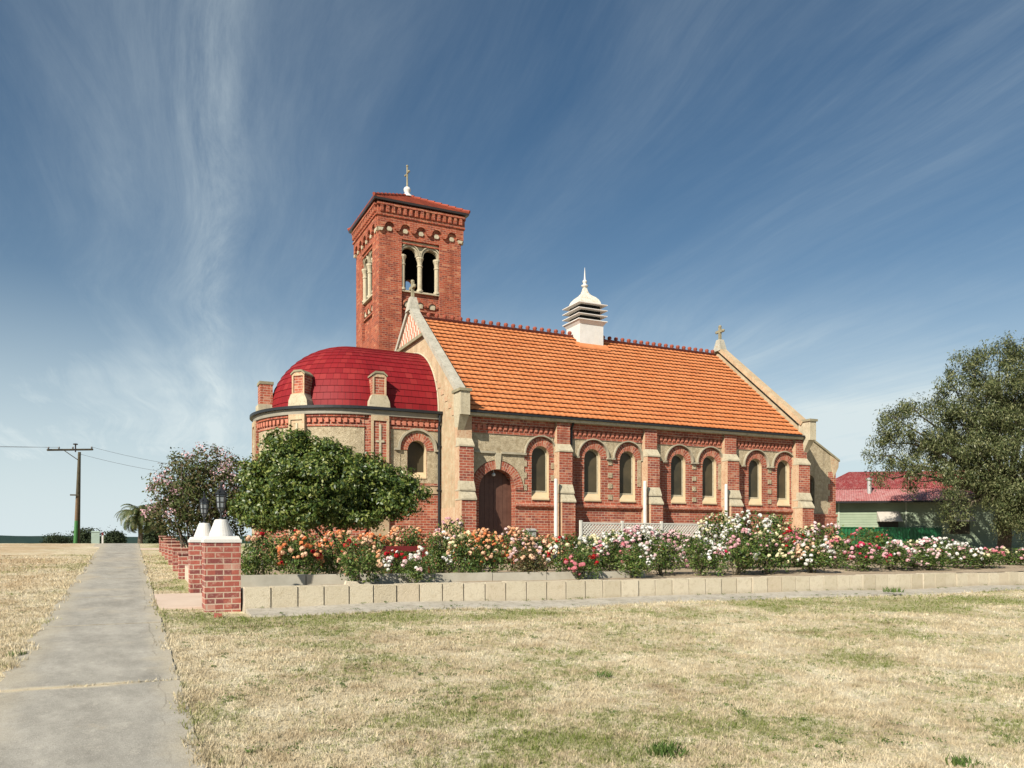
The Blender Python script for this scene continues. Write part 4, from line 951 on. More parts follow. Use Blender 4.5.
def gate_pillar(x0, y0, label):
    hw = .2625; cx_, cy_ = x0 + hw, y0 + hw; zb = float(lawn_z(cy_)) - .05
    p = thing('gate_pillar', label, 'pillar', (cx_, cy_, zb), 'brick pillars flanking the gateway')
    mb = MB(); mb.box(x0, x0 + .525, y0, y0 + .525, zb - .1, -.025); mb.build('shaft', 'brick_fence', p)
    sq_ = lambda h, z_: [(cx_ - h, cy_ - h, z_), (cx_ + h, cy_ - h, z_), (cx_ + h, cy_ + h, z_), (cx_ - h, cy_ + h, z_)]
    mb = MB(); mb.hexa(sq_(.275, -.024), sq_(.275, .025)); mb.hexa(sq_(.258, .0251), sq_(.235, .075)); mb.lathe([(.185, .07), (.18, .10), (.098, .325), (.085, .337), (0, .338)], (cx_, cy_), 24); mb.build('cap', 'white', p)
    return cx_, cy_
lant = None
for (x0, y0, lb, ll) in ((1.05, 13.02, 'nearer red brick gate pillar with white pyramid cap, beside the limestone wall', 'black carriage lantern on the nearer white pillar cap'),
                         (1.03, 15.85, 'second red brick gate pillar with white cap, past the pink entry slab', 'black carriage lantern on the farther white pillar cap')):
    cx_, cy_ = gate_pillar(x0, y0, lb)
    L = thing('lantern', ll, 'lantern', (cx_, cy_, .335), 'black lanterns on the gate pillars')
    mb = MB(); mb.lathe([(.055, .336), (.05, .35), (.018, .37), (.016, .42), (.04, .44), (.03, .455)], (cx_, cy_), 8); mb.build('base', 'black', L)
    mb = MB(); mb.lathe([(.035, .456), (.062, .50), (.078, .66), (.07, .685)], (cx_, cy_), 6); mb.build('glass_body', 'lampglass', L)
    mb = MB()
    for k in range(6):
        a = math.pi / 3 * k; P = lambda r_, z_: (cx_ + r_ * math.cos(a), cy_ + r_ * math.sin(a), z_)
        mb.tube([P(.036, .452), P(.066, .50), P(.083, .66), P(.085, .70)], .008, 5)
        mb.tube([P(.082, .70), P(.10, .735), P(.085, .75)], .008, 5)
    for z_, r_ in ((.50, .068), (.66, .084), (.58, .076)): mb.tube([(cx_ + r_ * math.cos(math.pi / 3 * k), cy_ + r_ * math.sin(math.pi / 3 * k), z_) for k in range(7)], .007, 5)
    mb.build('frame', 'black', L)
    mb = MB(); L.scale = (.92, .92, 1.12)
    mb.lathe([(.10, .69), (.095, .70), (.06, .745), (.03, .765), (.02, .79), (.028, .81), (.012, .84), (0, .86)], (cx_, cy_), 6); mb.build('lid', 'black', L)
names = ['first low brick fence pillar, directly behind the farther gate pillar', 'second low brick fence pillar along the footpath, counted from the gate', 'third low brick fence pillar along the footpath, counted from the gate', 'fourth low brick fence pillar along the footpath, counted from the gate', 'fifth low brick fence pillar along the footpath, counted from the gate', 'last low brick fence pillar at the top of the footpath']
prev = 16.4
for k, y in enumerate((19.3, 21.8, 24.3, 26.8, 29.3, 31.8)):
    zb = float(lawn_z(y + .2)); mb = MB(); mb.box(1.02, 1.44, y, y + .42, zb - .1, zb + .54)
    p = thing('fence_pillar', names[k], 'pillar', (1.23, y + .21, zb), 'low brick pillars along the path')
    mb.build('shaft', 'brick_fence', p)
    mb = MB(); mb.box(1.0, 1.46, y - .02, y + .44, zb + .541, zb + .585); mb.build('cap', 'brick_fence', p)
    za = float(lawn_z(prev)); 
    mb = MB(); mb.hexa([(1.14, prev + .01, za - .1), (1.34, prev + .01, za - .1), (1.34, y - .01, zb - .1), (1.14, y - .01, zb - .1)], [(1.14, prev + .01, za + .30), (1.34, prev + .01, za + .30), (1.34, y - .01, zb + .30), (1.14, y - .01, zb + .30)])
    ends = ['behind the farther gate pillar', 'between the first and second low fence pillars', 'between the second and third low fence pillars', 'between the third and fourth low fence pillars', 'between the fourth and fifth low fence pillars', 'before the last low fence pillar']
    tag(mb.build('dwarf_wall', 'pinkslab'), 'knee-high pinkish wall ' + ends[k], 'wall', 'dwarf walls between the fence pillars')
    prev = y + .42

# lattice screen in front of the nave
lx0, lx1, ly = 12.15, 18.0, 20.6
lt = thing('lattice_fence', 'cream diamond lattice fence standing behind the roses before the nave', 'fence', ((lx0 + lx1) / 2, ly, GT))
zt = .56
for k in range(5):
    x = lx0 + (lx1 - lx0) * k / 4; mb = MB(); mb.box(x - .035, x + .035, ly - .035, ly + .035, GT, zt + .06); mb.build('post', 'lattice', lt)
for k in range(4):
    a = lx0 + (lx1 - lx0) * k / 4 + .036; b = lx0 + (lx1 - lx0) * (k + 1) / 4 - .036; mb = MB()
    mb.box(a, b, ly - .02, ly + .02, zt - .04, zt); mb.box(a, b, ly - .02, ly + .02, -.66, -.62)
    zl, zh = -.62, zt - .04; hh = zh - zl; x = a - hh
    while x < b:
        for sgn in (1, -1):
            p0, p1 = x, x + hh
            s0 = max(a, p0); s1 = min(b - .02, p1)
            if s1 - s0 > .03:
                z_0 = zl + (s0 - p0); z_1 = zl + (s1 - p0)
                if sgn < 0: z_0, z_1 = zh - (s0 - p0), zh - (s1 - p0)
                yy = ly - .006 * sgn; w_ = .024
                mb.hexa([(s0, yy - .005, z_0 - w_), (s0, yy + .005, z_0 - w_), (s1, yy + .005, z_1 - w_), (s1, yy - .005, z_1 - w_)], [(s0, yy - .005, z_0 + w_), (s0, yy + .005, z_0 + w_), (s1, yy + .005, z_1 + w_), (s1, yy - .005, z_1 + w_)])
        x += .105
    mb.build('lattice_panel', 'lattice', lt)
# maroon bench among the roses
bx, by = at(405, 541, 17.7).x, at(405, 541, 17.7).y
bn = thing('garden_bench', 'maroon timber garden bench half hidden among apricot roses', 'bench', (bx, by, GT))
mb = MB(); mb.box(bx - .5, bx + .5, by, by + .04, -.23, -.11); mb.build('backrest', 'maroon', bn)
mb = MB(); mb.box(bx - .5, bx + .5, by - .42, by - .02, -.40, -.36); mb.build('seat', 'maroon', bn)
for s in (-1, 1):
    mb = MB(); mb.box(bx + s * .44 - .03, bx + s * .44 + .03, by - .0, by + .05, GT, -.235); mb.build('leg', 'maroon', bn); mb = MB(); mb.box(bx + s * .44 - .03, bx + s * .44 + .03, by - .4, by - .35, GT, -.405); mb.build('leg', 'maroon', bn)

# ------------------------------------------------------------------ foliage helpers
def leaves(C, N, size, asp=.5, rs=rng, droop=0., spread=.8):
    """one diamond leaf per centre C with outward normals N -> V (4n,3), F (n,4)"""
    n = len(C); nr_ = N + rs.normal(0, spread, (n, 3)); nr_ /= np.linalg.norm(nr_, axis=1)[:, None] + 1e-9
    ax = rs.normal(0, 1, (n, 3)); ax[:, 2] -= droop
    ax -= (ax * nr_).sum(1)[:, None] * nr_; ax /= np.linalg.norm(ax, axis=1)[:, None] + 1e-9
    bx_ = np.cross(nr_, ax); s = (size * rs.uniform(.6, 1.35, n))[:, None]
    fold = nr_ * s * .12
    V = np.stack([C - ax * s, C + bx_ * s * asp + fold, C + ax * s, C - bx_ * s * asp + fold], 1).reshape(-1, 3)
    return V, np.arange(4 * n).reshape(n, 4)
def clumps(lobes, nclump, per, csize, rs, shell=.75, flat=.8):
    """leaf centres gathered into clumps spread through the outer part of ellipsoid lobes"""
    Cs = []; Ns = []
    vol = np.array([l[3] * l[4] * l[5] for l in lobes]) ** .67; vol /= vol.sum()
    for l, pv in zip(lobes, vol):
        k = max(3, int(nclump * pv)); d = rs.normal(0, 1, (k, 3)); d /= np.linalg.norm(d, axis=1)[:, None]
        rr = shell + (1.02 - shell) * rs.random(k) ** .6; inn = rs.random(k) < .18; rr[inn] = rs.uniform(.25, shell, inn.sum())
        ctr = np.array(l[:3]) + d * rr[:, None] * np.array(l[3:6])
        cs = csize * rs.uniform(.55, 1.4, k)
        off = np.clip(rs.normal(0, 1, (k, per, 3)), -1.7, 1.7) * np.array([1, 1, flat]) * .5
        P = ctr[:, None, :] + off * cs[:, None, None]
        Nn = off * .8 + d[:, None, :] * .9 + np.array([0, 0, .35])
        Cs.append(P.reshape(-1, 3)); Ns.append(Nn.reshape(-1, 3))
    return np.concatenate(Cs), np.concatenate(Ns)
def limb(mb, a, b, r0, r1, rs, wob=.08, n=5):
    a, b = Vector(a), Vector(b); pts = []; L = (b - a).length
    for k in range(n + 1):
        q = k / n; p = a.lerp(b, q)
        if 0 < k < n: p += Vector([rs.uniform(-1, 1) * wob * L for _ in range(3)])
        pts.append(p)
    mb.tube(pts, [r0 + (r1 - r0) * k / n for k in range(n + 1)], 7); return pts

# ------------------------------------------------------------------ round glossy tree before the apse
tr_ = thing('round_tree', 'dense glossy dark green round tree growing in front of the apse', 'tree', (at(338, 541, 20).x, at(338, 541, 20).y, GT))
rr = np.random.default_rng(21); lob = []
for (u, v, ru, rv, dt) in ((296, 462, 34, 28, 0), (336, 472, 32, 24, .3), (288, 444, 22, 14, .1), (300, 440, 12, 9, 0), (268, 486, 28, 24, .2), (252, 506, 20, 18, .2), (382, 490, 30, 22, -.1), (408, 494, 18, 13, 0), (320, 486, 50, 30, -.6), (328, 482, 54, 28, .9), (360, 502, 44, 18, .2), (300, 508, 42, 18, -.3), (272, 514, 26, 14, 0), (340, 512, 40, 12, .5), (398, 505, 20, 9, -.3), (396, 486, 24, 18, .2), (368, 474, 24, 18, .3), (258, 476, 18, 18, .2), (322, 456, 28, 15, .2), (310, 516, 46, 14, -.4), (272, 518, 24, 12, .1), (362, 514, 40, 13, -.2)):
    t_ = 20 + dt; p = at(u, v, t_); k = t_ / 800; lob.append((p.x, p.y, p.z, ru * k, ru * k * .9, rv * k))
C, N = clumps(lob, 1350, 58, .19, rr, .72)
V, F = leaves(C, N, .049, .5, rr, .3); npmesh('crown', V, F, 'leaf_round', tr_)
mb = MB(); lr = random.Random(2); b0_ = Vector((tr_.location.x, tr_.location.y, GT - .1))
for (u, v) in ((325, 505), (350, 500), (385, 505), (300, 500), (340, 490), (280, 512)):
    e = at(u, v, 20 + lr.uniform(-.3, .5)); limb(mb, b0_ + Vector((lr.uniform(-.15, .15), lr.uniform(-.1, .1), 0)), e, .06, .025, lr, .05)
mb.build('trunk', 'bark', tr_)

# crape myrtle with pink blossom by the fence
P0 = at(197, 541, 22.5)
tr_ = thing('crape_myrtle', 'loose pink flowering crape myrtle standing behind the gate pillars', 'tree', (P0.x, P0.y, float(ground_z(P0.x, P0.y))))
rr = np.random.default_rng(5); lob = []
for (u, v, ru, rv, dt) in ((200, 490, 44, 34, 0), (172, 492, 26, 26, .3), (228, 488, 28, 32, -.2), (205, 466, 34, 18, .2), (190, 515, 40, 22, 0), (165, 520, 20, 18, .2), (232, 515, 22, 24, .3), (212, 500, 40, 36, .8)):
    t_ = 22.5 + dt; p = at(u, v, t_); k = t_ / 800; lob.append((p.x, p.y, p.z, ru * k, ru * k * .85, rv * k))
C, N = clumps(lob, 620, 22, .26, rr, .6)
V, F = leaves(C, N, .052, .45, rr, .2); npmesh('crown', V, F, 'leaf_myrtle', tr_)
mb = MB(); lr = random.Random(4); b0_ = Vector((P0.x, P0.y, tr_.location.z - .1)); tips = []
for k in range(20):
    u = 150 + 100 * k / 19; v = 455 + abs(u - 205) * .5 + lr.uniform(-8, 20); e = at(u, v, 22.5 + lr.uniform(-.8, .8)); limb(mb, b0_ + Vector((lr.uniform(-.2, .2), lr.uniform(-.2, .2), 0)), e, .03, .006, lr, .05); tips.append(e)
mb.build('trunk', 'bark', tr_)
Cb = []
for l in lob:
    d = rr.normal(0, 1, (16, 3)); d[:, 2] = np.abs(d[:, 2]) * .8; d /= np.linalg.norm(d, axis=1)[:, None]
    for c in np.array(l[:3]) + d * np.array(l[3:6]) * rr.uniform(.85, 1.08, (16, 1)): Cb.append(c + rr.normal(0, .06, (16, 3)) * np.array([1, 1, 1.3]))
Cb = np.concatenate(Cb); V, F = leaves(Cb, rr.normal(0, 1, Cb.shape), .03, .8, rr); o = npmesh('blossom', V, F, 'bl_myrtle', tr_); o['kind'] = 'stuff'

# big drooping tree at the right
P0 = at(1004, 541, 45)
tr_ = thing('weeping_tree', 'tall olive green tree with drooping foliage overhanging the green fence', 'tree', (P0.x, P0.y, GT))
rr = np.random.default_rng(8); lob = []
for (u, v, ru, rv, dt) in ((968, 362, 20, 14, -.5), (1000, 352, 26, 14, 0), (1035, 350, 34, 16, .5), (1070, 365, 40, 22, 0), (952, 384, 16, 14, -.5), (985, 384, 30, 18, -1), (1020, 380, 34, 20, -1), (1065, 400, 46, 26, 0),
                           (912, 406, 22, 9, 0), (890, 416, 14, 9, .3), (935, 404, 12, 9, .3), (955, 412, 26, 14, -1), (990, 416, 30, 18, -1.5), (1030, 420, 34, 22, -1.5), (1080, 440, 44, 30, 0),
                           (884, 434, 14, 11, .3), (905, 434, 22, 12, -.3), (938, 436, 26, 14, -1), (972, 444, 28, 18, -1.8), (1010, 452, 32, 20, -2), (1050, 470, 40, 26, -1),
                           (872, 456, 9, 9, .3), (892, 460, 16, 10, 0), (918, 464, 24, 12, -.6), (950, 468, 26, 14, -1.6), (985, 474, 26, 18, -2), (1020, 486, 28, 22, -2), (1060, 505, 36, 24, -1),
                           (878, 474, 8, 8, 0), (912, 480, 10, 8, -.5), (955, 492, 10, 18, -2.2), (948, 512, 7, 12, -2.2), (962, 510, 7, 12, -2.4), (992, 500, 12, 20, -2.6), (1012, 512, 12, 18, -2.6), (1030, 515, 14, 18, -2.4), (985, 425, 50, 34, 2), (1030, 395, 50, 30, 2.2), (940, 450, 36, 22, 2), (1005, 492, 24, 14, -1.5), (1026, 515, 26, 20, -1), (952, 505, 8, 20, -2.6), (1004, 520, 12, 12, -2)):
    t_ = 45 + dt; p = at(u, v, t_); k = t_ / 800; lob.append((p.x, p.y, p.z, ru * k, ru * k * .8, rv * k))
C, N = clumps(lob, 1100, 115, .46, rr, .5, 1.0)
C[:, 2] -= np.abs(rr.normal(0, .16, len(C)))
V, F = leaves(C, N, .088, .30, rr, 1.4); npmesh('crown', V, F, 'leaf_pep', tr_)
mb = MB(); lr = random.Random(6); b0_ = Vector((P0.x, P0.y, GT - .2)); fork = b0_ + Vector((.2, .1, 3.2))
limb(mb, b0_, fork, .38, .30, lr, .02)
for l in lob: e = Vector(l[:3]); mid = fork.lerp(e, .5) + Vector((0, 0, .5)); limb(mb, fork, mid, .15, .09, lr, .05, 4); limb(mb, mid, e, .085, .02, lr, .06, 4)
mb.build('trunk', 'bark', tr_)

# palm at the top of the path
P0 = at(140, 541, 55)
tr_ = thing('palm_tree', 'small feathery palm at the top of the footpath', 'palm', (P0.x, P0.y, float(ground_z(P0.x, P0.y))))
rr = np.random.default_rng(3); lr = random.Random(8); zb = tr_.location.z
mb = MB(); mb.tube([(P0.x, P0.y, zb - .2), (P0.x + .03, P0.y, zb + .6), (P0.x, P0.y, zb + 1.85)], [.19, .15, .14], 10); mb.build('trunk', 'bark', tr_)
V = []; F = []; top = np.array([P0.x, P0.y, zb + 1.9])
for k in range(90):
    az = rr.uniform(0, 2 * math.pi); el = R(rr.uniform(-30, 88)); L = rr.uniform(1.55, 2.15) * (.85 + .25 * math.sin(el)); hd = np.array([math.cos(az), math.sin(az), 0]); side = np.array([-hd[1], hd[0], 0])
    P_ = top.copy(); e = el; n = 12
    for q in range(n):
        d = hd * math.cos(e) + np.array([0, 0, math.sin(e)]); nP = P_ + d * L / n; ll = .40 * math.sin(math.pi * min(1, (q + 1.3) / (n + .8))) ** .6
        for s in (-1, 1):
            for h_ in (.15, .65):
                b_ = P_ + d * L / n * h_; tp = b_ + side * s * ll * .8 + d * ll * .45 + np.array([0, 0, -ll * .35]); i = len(V)
                V += [b_, b_ + d * .05, tp, b_ - d * .01]; F.append((i, i + 1, i + 2, i + 3))
        i = len(V); V += [P_ - side * .02, P_ + side * .02, nP + side * .015, nP - side * .015]; F.append((i, i + 1, i + 2, i + 3))
        P_ = nP; e -= R(6.5 + 3 * q * .3)
npmesh('crown', np.array(V), np.array(F), 'leaf_palm', tr_)

# dark bushes at the crest
for (u, t_, wpx, hpx, lb) in ((58, 95, 30, 10, 'low dark bush left of the power pole on the crest'), (86, 90, 30, 14, 'dark spreading bush just behind the power pole'), (114, 80, 16, 12, 'small dark round bush beside the white marker post'), (156, 64, 16, 20, 'dark bushy shrub behind the small palm')):
    p = at(u, 541, t_); k = t_ / 800; zb = float(ground_z(p.x, p.y)); hpx = (hpx * k - .1 - zb) / k; b = thing('bush', lb, 'bush', (p.x, p.y, zb), 'dark bushes on the crest'); rr = np.random.default_rng(int(u))
    lob = [(p.x + rr.uniform(-.32, .32) * wpx * k, p.y + rr.uniform(-.4, .4) * wpx * k, zb + hpx * k * rr.uniform(.35, .65), wpx * k * .26, wpx * k * .26, hpx * k * .40) for _ in range(9)]
    C, N = clumps(lob, 260, 18, .5, rr, .5); C[:, 2] = np.maximum(C[:, 2], zb); V, F = leaves(C, N, .12, .5, rr); npmesh('crown', V, F, 'leaf_far', b)
    mb = MB(); mb.tube([(p.x, p.y, zb - .1), (p.x, p.y, zb + hpx * k * .5)], .08, 6); mb.build('trunk', 'bark', b)

# ------------------------------------------------------------------ power pole and wires
B1 = at(75, 541, 62); zb = float(ground_z(B1.x, B1.y)); T1 = at(79.5, 452, 62)
po = thing('power_pole', 'weathered timber power pole with green painted foot and crossarm', 'power pole', (B1.x, B1.y, zb))
mb = MB(); q = Vector((B1.x, B1.y, zb - .3)); tp = Vector(T1); mb.tube([q.lerp(tp, .30), q.lerp(tp, .55)], [.13, .125], 10, 1); mb.tube([q.lerp(tp, .55), q.lerp(tp, 1.0)], [.125, .11], 10, 0); mb.tube([q, q.lerp(tp, .30)], [.14, .13], 10, 2); mb.build('pole_shaft', ['timberpole', 'poletan', 'polegreen'], po)
mb = MB(); q2 = q + Vector((.25, .1, 0)); mb.tube([q2, Vector(tp) + Vector((.02, .1, -.2))], [.09, .07], 8); mb.build('stay_post', 'timberpole', po)
mb = MB(); A = at(47, 450, 60.5); B_ = at(93, 449.5, 63.5); mb.tube([A, B_], .075, 4); A2 = at(62, 449, 61.2); mb.tube([A2, tp - Vector((0, 0, .7))], .03, 5); mb.build('crossarm', 'timberpole', po)
ins = []
for k in (.03, .25, .55, .97):
    c = A.lerp(B_, k); mb = MB(); mb.lathe([(.03, c.z + .05), (.06, c.z + .08), (.05, c.z + .14), (.07, c.z + .17), (.04, c.z + .24), (0, c.z + .25)], (c.x, c.y), 8); mb.build('insulator', 'insul', po); ins.append(c + Vector((0, 0, .2)))
mb = MB(); c = Vector(at(75.5, 445, 62)); mb.lathe([(.05, c.z - .55), (.05, c.z), (.17, c.z + .02), (.17, c.z + .1), (0, c.z + .13)], (c.x, c.y), 10); mb.build('pole_head', 'insul', po)
mb = MB(); a = q.lerp(tp, .56); mb.box(a.x - .5, a.x + .1, a.y - .25, a.y - .13, a.z - .05, a.z + .05); mb.build('bracket', 'timberpole', po)
def wire(a, b, sag, lb):
    a, b = Vector(a), Vector(b); pts = [a.lerp(b, k / 16) - Vector((0, 0, sag * 4 * (k / 16) * (1 - k / 16))) for k in range(17)]
    mb = MB(); mb.tube(pts, .011, 5); tag(mb.build('power_line', 'wire'), lb, 'power line', 'wires strung from the pole')
wire(ins[0], (-45, 62, 7.1), .5, 'thin power line running away left from the tip of the crossarm')
wire(ins[1], (-45, 66, 7.1), .6, 'thin power line running away left from the middle of the crossarm')
wire(ins[3], at(330, 470, 70), .9, 'upper power line running from the pole towards the apse')
wire(tp - Vector((0, 0, .15)), at(330, 478, 66), .9, 'lower power line running from the pole towards the apse')
p = at(95.5, 541, 76); zb = float(ground_z(p.x, p.y)); c = thing('utility_cabinet', 'pale green utility cabinet beside the bush on the crest', 'cabinet', (p.x, p.y, zb)); mb = MB(); mb.box(p.x - .35, p.x + .35, p.y - .3, p.y + .3, zb - .3, .85); mb.build('cabinet_body', 'palegreen', c)
mb = MB(); mb.hexa([(p.x - .4, p.y - .35, .851), (p.x + .4, p.y - .35, .851), (p.x + .4, p.y + .35, .851), (p.x - .4, p.y + .35, .851)], [(p.x - .3, p.y - .3, .95), (p.x + .3, p.y - .3, .95), (p.x + .3, p.y + .3, .95), (p.x - .3, p.y + .3, .95)]); mb.build('lid', 'palegreen', c)
p = at(102.5, 541, 60); zb = float(ground_z(p.x, p.y)); c = thing('marker_post', 'slim white marker post with red top at the end of the footpath', 'post', (p.x, p.y, zb)); mb = MB(); mb.box(p.x - .06, p.x + .06, p.y - .04, p.y + .04, zb - .2, .42); mb.build('post_shaft', 'white', c); mb = MB(); mb.box(p.x - .062, p.x + .062, p.y - .042, p.y + .042, .421, .66); mb.build('cap', 'maroon', c)

# ------------------------------------------------------------------ house and green fence at the right
fx0, fx1, fy = 34.0, 58.0, 34.0
fe = thing('steel_fence', 'green ribbed steel fence between church garden and house', 'fence', ((fx0 + fx1) / 2, fy, GT))
k = 0; x = fx0
while x < fx1:
    V = []; n = 24; mb = MB(); prof = []
    for q in range(n + 1): prof.append((x + .04 + 2.32 * q / n, fy + (.0 if (q % 3) else -.035)))
    for q in range(n):
        (xa, ya), (xb, yb) = prof[q], prof[q + 1]; mb.face([(xa, ya, GT - .1), (xb, yb, GT - .1), (xb, yb, .78), (xa, ya, .78)])
    mb.build('panel', 'greenfence', fe)
    mb = MB(); mb.box(x - .03, x + .03, fy - .06, fy + .04, GT - .1, .84); mb.build('post', 'greenfence', fe)
    mb = MB(); mb.box(x + .031, x + 2.369, fy - .05, fy + .03, .781, .83); mb.build('rail', 'greenfence', fe)
    x += 2.4
hp = [at(822, 541, 52), at(1075, 541, 49.5)]; ex = (hp[1] - hp[0]); HL = ex.length; ex.normalize(); ey_ = Vector((-ex.y, ex.x, 0))
ho = thing('weatherboard_house', 'pale green weatherboard house with red iron roof behind the green fence', 'house', (hp[0].x, hp[0].y, GT))
def HF(u, v, d): q = hp[0] + ex * u - ey_ * d; return (q.x, q.y, v)
mb = MB(); z_ = -.6
while z_ < 2.56:
    z1 = min(z_ + .165, 2.6)
    mb.face([HF(0, z_, .025), HF(HL, z_, .025), HF(HL, z1, 0), HF(0, z1, 0)]); mb.face([HF(0, z_, 0), HF(HL, z_, 0), HF(HL, z_, .025), HF(0, z_, .025)]); z_ += .165
for (a, b) in (((0, 0), (0, -7)), ((0, -7), (HL, -7)), ((HL, -7), (HL, 0))): mb.face([HF(a[0], -.8, a[1]), HF(b[0], -.8, b[1]), HF(b[0], 2.6, b[1]), HF(a[0], 2.6, a[1])])
mb.face([HF(0, -.8, .0), HF(HL, -.8, 0), HF(HL, -.6, 0), HF(0, -.6, 0)]); mb.build('wall', 'weatherboard', ho)
for u in (.75 * 1.3, 5.05): mb = MB(); mb.prism([(u, -.7), (u + .1, -.7), (u + .1, 2.58), (u, 2.58)], HF, .026, .06); mb.build('corner_board', 'cornerboard', ho)
def corr(name, mat, P00, P10, P11, P01, pitch=.15):
    """corrugated sheet between four corners; ribs run from the eave to the ridge"""
    P00, P10, P11, P01 = map(Vector, (P00, P10, P11, P01)); L = (P10 - P00).length; n = int(L / pitch) * 4; nr_ = (P10 - P00).cross(P01 - P00).normalized(); mb = MB()
    row = []
    for k in range(n + 1):
        h = nr_ * .018 * math.cos(k * math.pi / 2); row.append((P00.lerp(P10, k / n) + h, P01.lerp(P11, k / n) + h))
    for k in range(n): mb.face([row[k][0], row[k + 1][0], row[k + 1][1], row[k][1]])
    mb.build(name, mat, ho)
e_, L2 = .5, HL
corr('lower_roof', 'fadedroof', HF(-e_, 2.55, .75), HF(HL + e_, 2.55, .75), HF(HL - .1, 3.42, -1.3), HF(.1, 3.42, -1.3))
corr('lower_roof', 'fadedroof', HF(-e_, 2.55, -7.7), HF(-e_, 2.55, .75), HF(.1, 3.42, -1.3), HF(.1, 3.42, -5.7))
corr('main_roof', 'redroof', HF(0.1, 3.44, -1.28), HF(HL - .1, 3.44, -1.28), HF(HL - 2.6, 4.75, -3.5), HF(2.5, 4.75, -3.5))
corr('main_roof', 'redroof', HF(0.1, 3.44, -5.7), HF(.1, 3.44, -1.28), HF(2.5, 4.75, -3.5), HF(2.5, 4.75, -3.5))
corr('main_roof', 'redroof', HF(HL - .1, 3.44, -5.7), HF(.1, 3.44, -5.7), HF(2.5, 4.75, -3.5), HF(HL - 2.6, 4.75, -3.5))
mb = MB(); mb.prism([(-e_, 2.43), (HL + e_, 2.43), (HL + e_, 2.53), (-e_, 2.53)], HF, .72, .80); mb.build('gutter', 'black', ho)
u = (869 - 822) / 800 * 52
mb = MB(); c = HF(u, 0, -.6); mb.tube([(c[0], c[1], 2.9), (c[0], c[1], 3.95)], .13, 10); mb.lathe([(.19, 3.95), (.19, 4.05), (.0, 4.15)], c[:2], 10); mb.build('flue', 'flue', ho)
for (u0, z0_) in ((871, 1.95), (936, 2.0)):
    ua = (u0 - 822) / 800 * 52 + .15; ub = ua + 1.35
    mb = MB(); mb.prism([(ua + .1, .45), (ub - .05, .45), (ub - .05, 1.8), (ua + .1, 1.8)], HF, .028, .05); mb.build('window', 'glass', ho)
    mb = MB(); mb.hexa([HF(ua, 1.22, .85), HF(ub, 1.22, .85), HF(ub, 1.86, .03), HF(ua, 1.86, .03)], [HF(ua, 1.25, .86), HF(ub, 1.25, .86), HF(ub, 1.90, .03), HF(ua, 1.90, .03)])
    for us in (ua, ub - .02): mb.face([HF(us, 1.24, .84), HF(us, 1.86, .03), HF(us, 1.24, .10)])
    mb.build('awning', 'awning', ho)

# ------------------------------------------------------------------ roses
def bloom_mesh(k):
    mb = MB(); lr = random.Random(k); 
    for ring_, (n, el, r_, s) in enumerate(((3, 75, .25, .5), (5, 50, .45, .75), (6, 18, .6, .85), (6, -12, .62, .8))):
        for j in range(n):
            az = 2 * math.pi * (j + .5 * ring_) / n + lr.uniform(-.3, .3); e = R(el + lr.uniform(-12, 12)); d = Vector((math.cos(az) * math.cos(e), math.sin(az) * math.cos(e), math.sin(e)))
            sd = Vector((-math.sin(az), math.cos(az), 0)); up = d.cross(sd); c = d * r_
            mb.face([c - sd * s * .5 - up * s * .3, c + sd * s * .5 - up * s * .3, c + sd * s * .42 + up * s * .35 + d * .08, c - sd * s * .42 + up * s * .35 + d * .08])
    return mb
BM = {}
for i, k in enumerate(BL):
    mb = bloom_mesh(i); me = bpy.data.meshes.new('bloom'); V = np.array(mb.v) * .058; me.from_pydata(V.tolist(), [], mb.f); me.materials.append(M['bl_' + k]); BM[k] = me
FOL = []
for i in range(6):   # foliage of unit bushes (radius about .5, height 1)
    rr = np.random.default_rng(40 + i); lob = [(rr.uniform(-.2, .2), rr.uniform(-.2, .2), z_, r_, r_, h_) for z_, r_, h_ in ((.32, .42, .28), (.45, .38, .28), (.62, .34, .26), (.78, .26, .22))]
    lob += [(.3 * math.cos(a), .3 * math.sin(a), rr.uniform(.3, .85), .16, .16, .2) for a in rr.uniform(0, 6.28, 5)]
    C, N = clumps(lob, 150, 13, .17, rr, .6); C = C[C[:, 2] > .03]; N = N[:len(C)]
    V, F = leaves(C, N, .034, .55, rr, .2); FOL.append((V, F))
folme = {}
def fol_mesh(i, mat):
    if (i, mat) not in folme:
        V, F = FOL[i]; me = bpy.data.meshes.new('foliage'); me.from_pydata(V.tolist(), [], F.tolist()); me.materials.append(M[mat]); folme[i, mat] = me
    return folme[i, mat]
mb = MB(); lr = random.Random(12)
for k in range(9): a = lr.uniform(0, 6.28); limb(mb, (.05 * math.cos(a), .05 * math.sin(a), -.05), (.36 * math.cos(a) * lr.uniform(.3, 1), .36 * math.sin(a) * lr.uniform(.3, 1), lr.uniform(.6, 1.0)), .012, .005, lr, .06, 4)
so_ = mb.build('stems', 'stem'); stemme = so_.data; so_loc = so_.location.copy(); bpy.data.objects.remove(so_)
br_ = random.Random(77)
